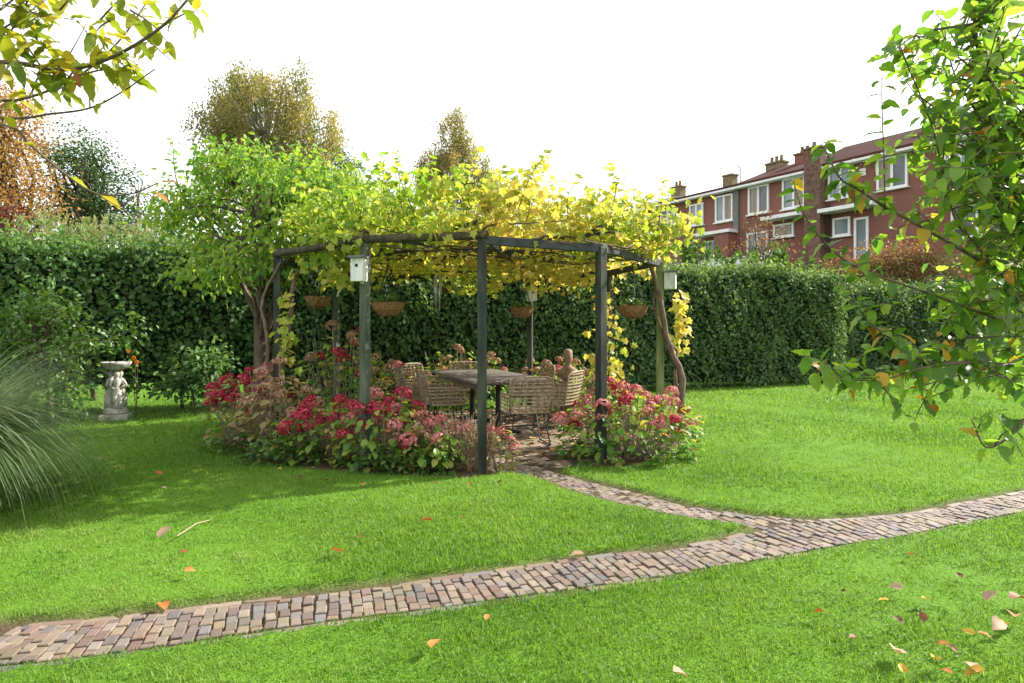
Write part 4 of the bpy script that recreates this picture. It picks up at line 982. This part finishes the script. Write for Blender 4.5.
def hydrangea(base, rx, ry, h, nh, kinds, nleaf, lmat, label, hs=.086, bed=0, low=.35, lz=.3, topbias=.6):
    base = Vector((base[0], base[1], 0)); e = empty('hydrangea', base, 0, label, 'hydrangea', 'hydrangeas round the pergola')
    st = MB(); hp = []
    for k in range(nh):
        for tr in range(30):
            an = random.uniform(0,6.283); u = random.random()**.5; x, y = rx*u*math.cos(an), ry*u*math.sin(an)
            z = h * (low + (1-low)*math.sqrt(max(0,1-u*u*.9))) * random.uniform(.62,1.06)
            if all((Vector((x,y,z))-q).length > hs*1.25 for q in hp): break
        hp.append(Vector((x,y,z)))
        b0_ = Vector((x*.35, y*.35, 0)); st.tube(spline([b0_, Vector((x*.75, y*.75, z*.6)), Vector((x,y,z-.02))], 6), [.008,.007,.006,.005,.005,.004], 5)
        kd = random.choices([q[0] for q in kinds], [q[1] for q in kinds])[0]
        o = link('flower_head', head_mesh(kd, random.randint(0,2)), e); s = hs*random.uniform(.7,1.2); o.location = (x,y,z); o.scale = (s,s,s); o.rotation_euler = (random.gauss(0,.35), random.gauss(0,.35), random.uniform(0,6.28))
    for k in range(int(nh*.8)):
        an = random.uniform(0,6.283); u = random.random()**.5; x, y = rx*u*math.cos(an), ry*u*math.sin(an); st.tube([(x*.4,y*.4,0),(x*.8,y*.8,h*.5),(x,y,h*random.uniform(.6,.95))], [.006,.005,.003], 5)
    st.build('stems', M['twig_pale'], e)
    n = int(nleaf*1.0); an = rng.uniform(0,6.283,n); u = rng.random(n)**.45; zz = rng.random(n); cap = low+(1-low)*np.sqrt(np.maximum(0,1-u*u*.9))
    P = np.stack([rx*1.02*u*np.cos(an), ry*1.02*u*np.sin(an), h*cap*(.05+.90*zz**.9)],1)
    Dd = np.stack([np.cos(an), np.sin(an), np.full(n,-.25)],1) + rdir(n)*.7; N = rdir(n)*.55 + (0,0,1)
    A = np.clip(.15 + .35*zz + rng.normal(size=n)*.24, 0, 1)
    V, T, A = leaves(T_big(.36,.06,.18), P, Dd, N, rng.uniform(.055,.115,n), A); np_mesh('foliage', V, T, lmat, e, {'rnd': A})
    return e
RD, PK, TN = 'pet_red', 'pet_pink', 'pet_tan'
hl, hy = M['hyd_leaf'], M['hyd_dry']
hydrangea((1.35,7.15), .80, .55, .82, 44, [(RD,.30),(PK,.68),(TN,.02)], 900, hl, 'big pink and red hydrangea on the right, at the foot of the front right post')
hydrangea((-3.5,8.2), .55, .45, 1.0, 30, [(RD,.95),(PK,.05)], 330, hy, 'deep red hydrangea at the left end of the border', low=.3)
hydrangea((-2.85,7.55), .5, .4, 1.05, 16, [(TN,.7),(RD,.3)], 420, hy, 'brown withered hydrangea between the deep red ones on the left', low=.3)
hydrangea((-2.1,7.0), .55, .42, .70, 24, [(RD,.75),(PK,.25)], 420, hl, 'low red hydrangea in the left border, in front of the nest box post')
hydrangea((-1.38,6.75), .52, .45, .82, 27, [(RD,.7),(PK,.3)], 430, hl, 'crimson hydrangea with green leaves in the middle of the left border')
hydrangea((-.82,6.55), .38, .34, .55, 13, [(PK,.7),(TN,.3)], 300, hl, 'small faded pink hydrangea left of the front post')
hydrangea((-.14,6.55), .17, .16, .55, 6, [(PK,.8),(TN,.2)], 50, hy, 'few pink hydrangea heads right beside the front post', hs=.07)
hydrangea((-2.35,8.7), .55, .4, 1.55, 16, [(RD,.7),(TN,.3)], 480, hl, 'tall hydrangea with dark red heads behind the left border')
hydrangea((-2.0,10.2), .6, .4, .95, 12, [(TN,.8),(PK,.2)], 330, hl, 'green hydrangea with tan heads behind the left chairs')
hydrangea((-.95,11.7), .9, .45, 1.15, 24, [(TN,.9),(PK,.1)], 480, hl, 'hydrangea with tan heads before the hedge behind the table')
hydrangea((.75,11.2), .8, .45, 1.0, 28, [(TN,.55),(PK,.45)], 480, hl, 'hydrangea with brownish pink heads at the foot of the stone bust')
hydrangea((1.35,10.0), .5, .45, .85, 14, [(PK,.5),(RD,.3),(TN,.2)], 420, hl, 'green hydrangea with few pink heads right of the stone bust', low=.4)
# low edging plants
def lowplant(base, rx, ry, h, n, mat, label, ls=.07, name='border_plant'):
    e = empty(name, base, 0, label, 'plant'); u = rng.random(n)**.5; an = rng.uniform(0,6.283,n); P = np.stack([rx*u*np.cos(an), ry*u*np.sin(an), h*(1-.6*u*u)*rng.random(n)+.02],1)
    V, T, A = leaves(T_big(.4,.05,.12), P, rdir(n)+np.stack([np.cos(an),np.sin(an),np.full(n,.3)],1), rdir(n)*.5+(0,0,1), rng.uniform(.6,1.3,n)*ls); np_mesh('leaves', V, T, mat, e, {'rnd': A})
    m = MB()
    for k in range(14):
        x, y = random.gauss(0,rx*.4), random.gauss(0,ry*.4); m.tube([(x*.5,y*.5,0),(x,y,h*.7)], .004, 4)
    m.build('stems', M['twig'], e)
lowplant((-2.5,6.85,.03), .5, .22, .25, 260, M['shrub'], 'low green leafy plant at the lawn edge under the brown hydrangea')
lowplant((-1.05,6.42,.03), .5, .2, .28, 300, M['shrub'], 'low green leafy plant at the lawn edge under the crimson hydrangea')
lowplant((-3.3,7.45,.03), .4, .2, .2, 160, M['shrub'], 'low green leafy plant at the lawn edge under the deep red hydrangea')
e = empty('dried_perennial', (-.42,6.5,0), 0, 'dry beige seed stalks in the border beside the front post', 'plant')
m = MB(); P = []
for k in range(90):
    an = random.uniform(0,6.28); r = random.random()**.5; b_ = Vector((.16*r*math.cos(an), .12*r*math.sin(an), 0)); h = random.uniform(.3,.62); q = b_*1.9 + Vector((random.gauss(0,.04), random.gauss(0,.04), h))
    m.tube([b_, lerp(b_, q, .5) + Vector((random.gauss(0,.02),random.gauss(0,.02),0)), q], .0035, 4, a=random.random())
    for j in range(5): P.append(tuple(lerp(b_, q, random.uniform(.4,1)))) 
m.build('stalks', M['dry'], e); P = np.array(P); n = len(P); V, T, A = leaves(T_small(.25), P, rdir(n), rdir(n), rng.uniform(.02,.06,n)); np_mesh('dry_leaves', V, T, M['dry'], e, {'rnd': A})

# ornamental grass at the left edge
b = Vector((-4.85,5.1,0)); e = empty('ornamental_grass', b, 0, 'large pale fountain of ornamental grass at the left edge of the lawn', 'grass clump')
n = 5600; an = rng.uniform(0,6.283,n); L = rng.uniform(.9,2.0,n); sp_ = rng.uniform(.35,1.0,n); cv = rng.uniform(1.1,3.0,n); seg = 9
r0 = rng.random(n)**.5*.22; V = np.zeros((n, seg, 2, 3)); sv = np.stack([-np.sin(an), np.cos(an)],1)
el = np.pi/2 - sp_*.30; x = r0.copy(); z = np.zeros(n)
for k in range(seg):
    w_ = .0029*(1-k/(seg-1))**.6 + .0006
    for q, s in ((0,-1),(1,1)):
        V[:,k,q,0] = np.cos(an)*x + s*w_*sv[:,0]; V[:,k,q,1] = np.sin(an)*x + s*w_*sv[:,1]; V[:,k,q,2] = z
    st_ = L/(seg-1); x = x + np.cos(el)*st_; z = np.maximum(z + np.sin(el)*st_, .03); el = el - cv/(seg-1)
ii = np.arange(seg*2).reshape(seg,2); tt = np.stack([ii[:-1,0],ii[:-1,1],ii[1:,1],ii[1:,0]],1); T = (tt[None]+(np.arange(n)*seg*2)[:,None,None]).reshape(-1,4)
np_mesh('blades', V.reshape(-1,3), T, M['pampas'], e, {'rnd': np.repeat(np.clip(rng.beta(2,2,n),0,1), seg*2)})

# ------------------------------------------------------------------ near trees
# left: overhanging branches of a tree that stands outside the frame
b = Vector((-3.4,2.3,0)); e = empty('cherry_tree', b, 0, 'yellowing fruit tree whose branches hang into the top left corner', 'tree')
tk = MB(); tk.tube([q - b for q in spline([b, Vector((-3.38,2.32,.9)), Vector((-3.3,2.3,1.8)), Vector((-3.2,2.35,2.8)), Vector((-3.1,2.4,3.9))], 12)], [lerp(.13,.05,i/11) for i in range(12)], 10); tk.build('trunk', M['bark'], e, smooth=True)
br = MB(); pp = []
def nb(path, r0, start=None, step=.04, ls=.08, leaf=True):
    pts = [q - b for q in path]
    if start is not None: pts = [Vector(start) - b, lerp(Vector(start)-b, pts[0], .6) + Vector((0,0,.05))] + pts
    ph = []; shoot_leaves(br, ph, pts, r0, ls, step)
    if leaf is True: pp.extend(ph)
    elif leaf:
        P, Dd = ph[0]; f = rng.random(len(P)) < leaf; pp.append((P[f], Dd[f]))
dd = 2.3
s1 = (-3.25,2.3,2.3)
nb([at(0,62,dd),at(60,70,dd),at(110,58,dd-.05),at(160,28,dd-.1),at(192,-5,dd-.1)], .011, s1, .035, leaf=.62)
nb([at(-10,100,2.4),at(30,97,2.4),at(80,75,2.4),at(120,40,2.4),at(155,-10,2.45)], .007, s1, .035, leaf=.75)
nb([at(0,118,2.35),at(50,114,2.35),at(90,108,2.35),at(122,92,2.3),at(155,69,2.3)], .006, s1, .05, leaf=.12)
nb([at(0,124,2.2),at(30,145,2.2),at(60,170,2.2),at(95,193,2.2),at(130,194,2.2),at(158,183,2.2)], .006, s1, .05, leaf=.1)
nb([at(95,193,2.2),at(110,202,2.2),at(128,212,2.2)], .003, None, .05, leaf=.0)
nb([at(60,70,dd),at(75,45,dd),at(86,24,dd)], .003, None, .05, leaf=.1); nb([at(90,108,2.35),at(89,85,2.33),at(88,62,2.3)], .003, None, .04, leaf=.3)
for px, py, qx, qy in ((110,58,130,80),(145,38,170,60),(60,70,40,40),(30,97,55,60),(80,75,118,72),(160,28,200,10),(40,65,20,30),(-5,50,60,-10),(0,30,40,10),(20,20,75,20),(0,10,30,-15),(100,20,130,-10),(60,10,95,-15),(-20,80,20,60),(-20,20,15,45),(0,40,25,75),(15,5,50,25),(110,20,90,45),(130,10,170,45),(120,55,135,75),(75,70,60,95),(30,-5,20,30)):
    nb([at(px,py,dd+random.uniform(-.1,.15)), at((px+qx)/2+random.uniform(-6,6),(py+qy)/2-4,dd), at(qx,qy,dd+random.uniform(-.15,.15))], .004, None, .024, leaf=.8)
br.build('branches', M['twig'], e, smooth=True)
V, T, A = leaf_cloud(pp, .082, T_hero(.22,.06,.25,.03), (0,1), -.2, .6); np_mesh('leaves', V, T, M['cherry'], e, {'rnd': A}, smooth=True)
P = np.array([tuple(at(158,183,2.2)-b), tuple(at(155,192,2.2)-b), tuple(at(60,70,2.25)-b), tuple(at(75,72,2.25)-b)]); V, T, A = leaves(T_big(.22,.05,.1), P, np.array([(.9,0,.1),(.7,0,-.5),(-.5,.2,-.4),(.3,0,-1)]), np.array([(0,-.4,1),(.4,-.4,.8),(0,-.8,.4),(0,-.8,.4)]), np.array([.07,.06,.05,.06]), np.array([.2,1,1,.6])); np_mesh('rust_leaves', V, T, M['leaf_rust'], e, {'rnd': A}, smooth=True)

# right: young apple tree close to the camera
b = Vector((2.45,2.55,0)); e = empty('apple_tree', b, 0, 'young apple tree with large green leaves filling the right edge, close by', 'tree')
tk = MB(); tr = spline([b, Vector((2.42,2.5,.7)), Vector((2.3,2.45,1.2)), at(1040,290,2.4), at(1023,237,2.4), at(999,145,2.35), at(984,88,2.3), at(975,26,2.3), at(970,-30,2.3)], 26)
tk.tube([q - b for q in tr], [lerp(.038,.004,(i/25)**.45) for i in range(26)], 9); tk.build('trunk', M['bark'], e, smooth=True)
br = MB(); pp = []
def ab(pts, r0, step=.035, ls=.07, leaf=True, twigs=0, tl=.16):
    ph = []; P = [at(*q) - b for q in pts]; shoot_leaves(br, ph, P, r0, ls, step)
    if leaf is True: pp.extend(ph)
    else:
        A_, B_ = ph[0]; f = rng.random(len(A_)) < leaf; pp.append((A_[f], B_[f]))
    sp = spline(P, 12)
    for k in range(twigs):
        i = random.randint(1, 11); a = sp[i]; q = a + Vector((random.gauss(0,1), random.gauss(0,.8), random.gauss(.2,.8))).normalized()*tl*random.uniform(.6,1.5)
        shoot_leaves(br, pp, [a, lerp(a,q,.5)+Vector((0,0,.015)), q], .003, ls, step*.9)
ab([(1010,285,2.3),(977,259,2.25),(916,224,2.2),(885,207,2.2),(859,190,2.15),(840,178,2.1),(826,152,2.1)], .007, .021, twigs=4, tl=.09)
ab([(885,210,2.2),(884,160,2.2),(882,105,2.2),(882,48,2.2)], .0035, .026)
ab([(1000,320,2.3),(960,305,2.2),(925,292,2.15),(868,272,2.1),(837,254,2.1),(806,218,2.1),(793,180,2.1)], .006, .024, twigs=3, tl=.08)
ab([(1010,300,2.35),(980,250,2.3),(955,219,2.3),(942,167,2.3),(930,120,2.3),(905,60,2.25),(896,42,2.25)], .005, .025, twigs=4)
ab([(1030,370,2.3),(985,362,2.2),(926,361,2.1),(890,338,2.05),(864,316,2.05),(846,283,2.05)], .006, .021, twigs=5, tl=.10)
ab([(985,362,2.2),(940,365,2.1),(912,371,2.05),(882,380,2.0),(845,380,2.0)], .005, .021, twigs=5)
ab([(1040,400,2.3),(1020,425,2.2),(1005,440,2.15),(985,447,2.1),(972,420,2.1)], .006, .035, twigs=4, tl=.10)
ab([(998,150,2.35),(975,110,2.4),(955,75,2.4),(942,30,2.4)], .005, .034, twigs=2)
ab([(984,88,2.3),(1003,60,2.25),(1020,30,2.2),(1035,5,2.2)], .005, .05, twigs=1)
ab([(1003,160,2.35),(960,130,2.4),(925,105,2.4),(905,80,2.4)], .004, .034, twigs=2)
shoot_leaves(br, pp, [q - b for q in tr[14:]], .003, .06, .012)
for k in range(16):       # short spurs and side shoots up the thin leader
    a = tr[random.randint(12, 25)]; q = a + Vector((random.gauss(0,.8), random.gauss(0,.8), random.uniform(.2,1.2))).normalized()*random.uniform(.12,.32)
    shoot_leaves(br, pp, [a - b, lerp(a,q,.5)+Vector((0,0,.02)) - b, q - b], .003, .06, .028)
for k in range(88):       # the dense mass by the trunk
    px0, py0 = random.uniform(905,1090), random.uniform(40,415); i = int(max(7, min(22, 22 - (py0-40)/22 + random.uniform(-2,2)))); a = tr[i]; q = at(px0, py0, random.uniform(1.95,2.9))
    P = [a - b, lerp(a, q, .5) + Vector((random.gauss(0,.05), random.gauss(0,.08), random.uniform(0,.08))) - b, q - b]
    shoot_leaves(br, pp, P, .005, .07, .034)
    sp = spline(P, 9)
    for j in range(3):
        c_ = sp[random.randint(4,8)]; q2 = c_ + Vector((random.gauss(0,1), random.gauss(0,1), random.gauss(.1,.8))).normalized()*random.uniform(.12,.24); shoot_leaves(br, pp, [c_, lerp(c_,q2,.5)+Vector((0,0,.012)), q2], .003, .07, .034)
br.build('branches', M['twig'], e, smooth=True)
P = np.concatenate([p for p, d in pp]); f = rng.random(len(P)) < .03; ALLP = [(P, np.concatenate([d for p, d in pp]))]
V, T, A = leaf_cloud([(ALLP[0][0][~f], ALLP[0][1][~f])], .057, T_hero(.33,.08,.22), (0,1), -.35, .5); np_mesh('leaves', V, T, M['apple'], e, {'rnd': A}, smooth=True)
yel = np.array([tuple(at(*q)-b) for q in ((868,327,2.05),(890,330,2.05),(895,372,2.05),(880,372,2.0),(848,388,2.0),(930,405,2.1),(905,360,2.05),(915,345,2.1),(862,198,2.15),(985,260,2.2),(945,340,2.1))])
YP = np.concatenate([ALLP[0][0][f], yel]); YD = np.concatenate([ALLP[0][1][f], rdir(len(yel))]); V, T, A = leaf_cloud([(YP, YD)], .058, T_hero(.33,.10,.3), (0,1), -.5, .6); np_mesh('yellow_leaves', V, T, M['apple_yellow'], e, {'rnd': A}, smooth=True)

# ------------------------------------------------------------------ fallen leaves
FM = {}
def curled(v):
    if v in FM: return FM[v]
    tv, tt = T_big(.33, random.uniform(.10,.22), random.uniform(-.15,.2)); tv = tv + rng.normal(size=tv.shape)*.025; tv[:,2] -= tv[:,2].min(); FM[v] = (tv, tt); return FM[v]
def fallen(px, py, col, size, where):
    p = gp(px, py, .07 if where != 'brick path' else .01); key = (col, size, where)
    tv, tt = curled(random.randint(0,7)); S = {'large': .09, 'small': .055}[size]*random.uniform(.9,1.15)
    V = tv*S; V[:,0] -= S/2
    o = np_mesh('fallen_leaf', V, tt, M['fall_'+col], None, {'rnd': np.full(len(V), random.random())}, smooth=True); o.location = p; o.rotation_euler = (random.gauss(0,.3), random.gauss(0,.3), random.uniform(0,6.28))
    lab = {'orange':'orange','yellow':'yellow','brown':'dark brown','pale':'pale beige'}[col]
    tag(o, f'{size} {lab} fallen leaf lying on the {where}', 'fallen leaf', f'{size} {lab} leaves on the {where}')
LW, MW, NW = 'shaded lawn at the left', 'lawn before the front post', 'near lawn at the lower right'
for q in ((158,475,'orange','large',LW),(164,532,'pale','large',LW),(183,553,'orange','small',LW),(99,459,'orange','small',LW),(120,441,'orange','small',LW),(167,455,'orange','small',LW),(185,457,'pale','small',LW),(118,468,'orange','small',LW),(83,475,'pale','small',LW),(164,488,'pale','small',LW),(198,468,'orange','small',LW),(183,430,'pale','large',LW),(190,571,'orange','small',LW),
  (325,480,'brown','small',MW),(279,469,'yellow','small',MW),(337,551,'orange','large',MW),(426,522,'orange','large',MW),(360,537,'orange','small',MW),(461,518,'orange','small',MW),(500,482,'brown','small',MW),(362,484,'orange','small',MW),(300,478,'brown','small',MW),(435,483,'brown','small',MW),(470,484,'orange','small',MW),
  (487,618,'orange','small',NW),(435,644,'orange','large',NW),(680,674,'pale','large',NW),(843,591,'brown','small',NW),(820,613,'orange','small',NW),(896,588,'pale','large',NW),(909,555,'orange','small',NW),(990,596,'pale','large',NW),(1017,600,'brown','large',NW),(1014,618,'orange','large',NW),(854,638,'brown','small',NW),(896,652,'pale','large',NW),(903,669,'yellow','small',NW),(935,660,'yellow','small',NW),(946,673,'orange','small',NW),(969,669,'pale','large',NW),(975,673,'yellow','large',NW),(969,632,'yellow','small',NW),(898,620,'brown','small',NW),(923,617,'brown','small',NW),(943,645,'orange','small',NW),(951,649,'brown','small',NW),(996,627,'pale','large',NW),(985,637,'orange','small',NW),(925,599,'yellow','small',NW),(959,576,'brown','small',NW),(1005,624,'yellow','small',NW),(884,600,'yellow','small',NW),
  (164,608,'orange','large','brick path'),(577,556,'pale','large','brick path'),(520,478,'orange','small','brick path')):
    fallen(*q)
p, q = gp(177,536,.08), gp(210,520,.08); m = MB(); m.tube([p, lerp(p,q,.5)+Vector((.0,.03,.02)), q], [.004,.005,.003], 5); o = m.build('twig', M['dry']); tag(o, 'thin straw coloured twig lying on the shaded lawn at the left', 'twig')
n = 900; P = np.stack([PC[0]+rng.uniform(-2.5,2.5,n), PC[1]+rng.uniform(-2.5,2.5,n), rng.uniform(.0,.03,n)],1); P = P[patio(P) & ~inpoly(P,RBED)]; P = P[(P[:,1] > 8.0) | (rng.random(len(P)) < .25)]; n = len(P)
V1 = leaves(T_big(.36,.15,.1), P, rdir(n)*(1,1,.2), rdir(n)*.3+(0,0,1), rng.uniform(.05,.10,n))
tag(np_mesh('leaf_litter', V1[0], V1[1], leafmat('litter', [(.18,.07,.035),(.36,.17,.08),(.42,.24,.13),(.46,.33,.1)], .2, .6, 1.2, .2), None, {'rnd': V1[2]}), 'brown and orange leaf litter scattered over the patio', 'leaf litter', kind='stuff')
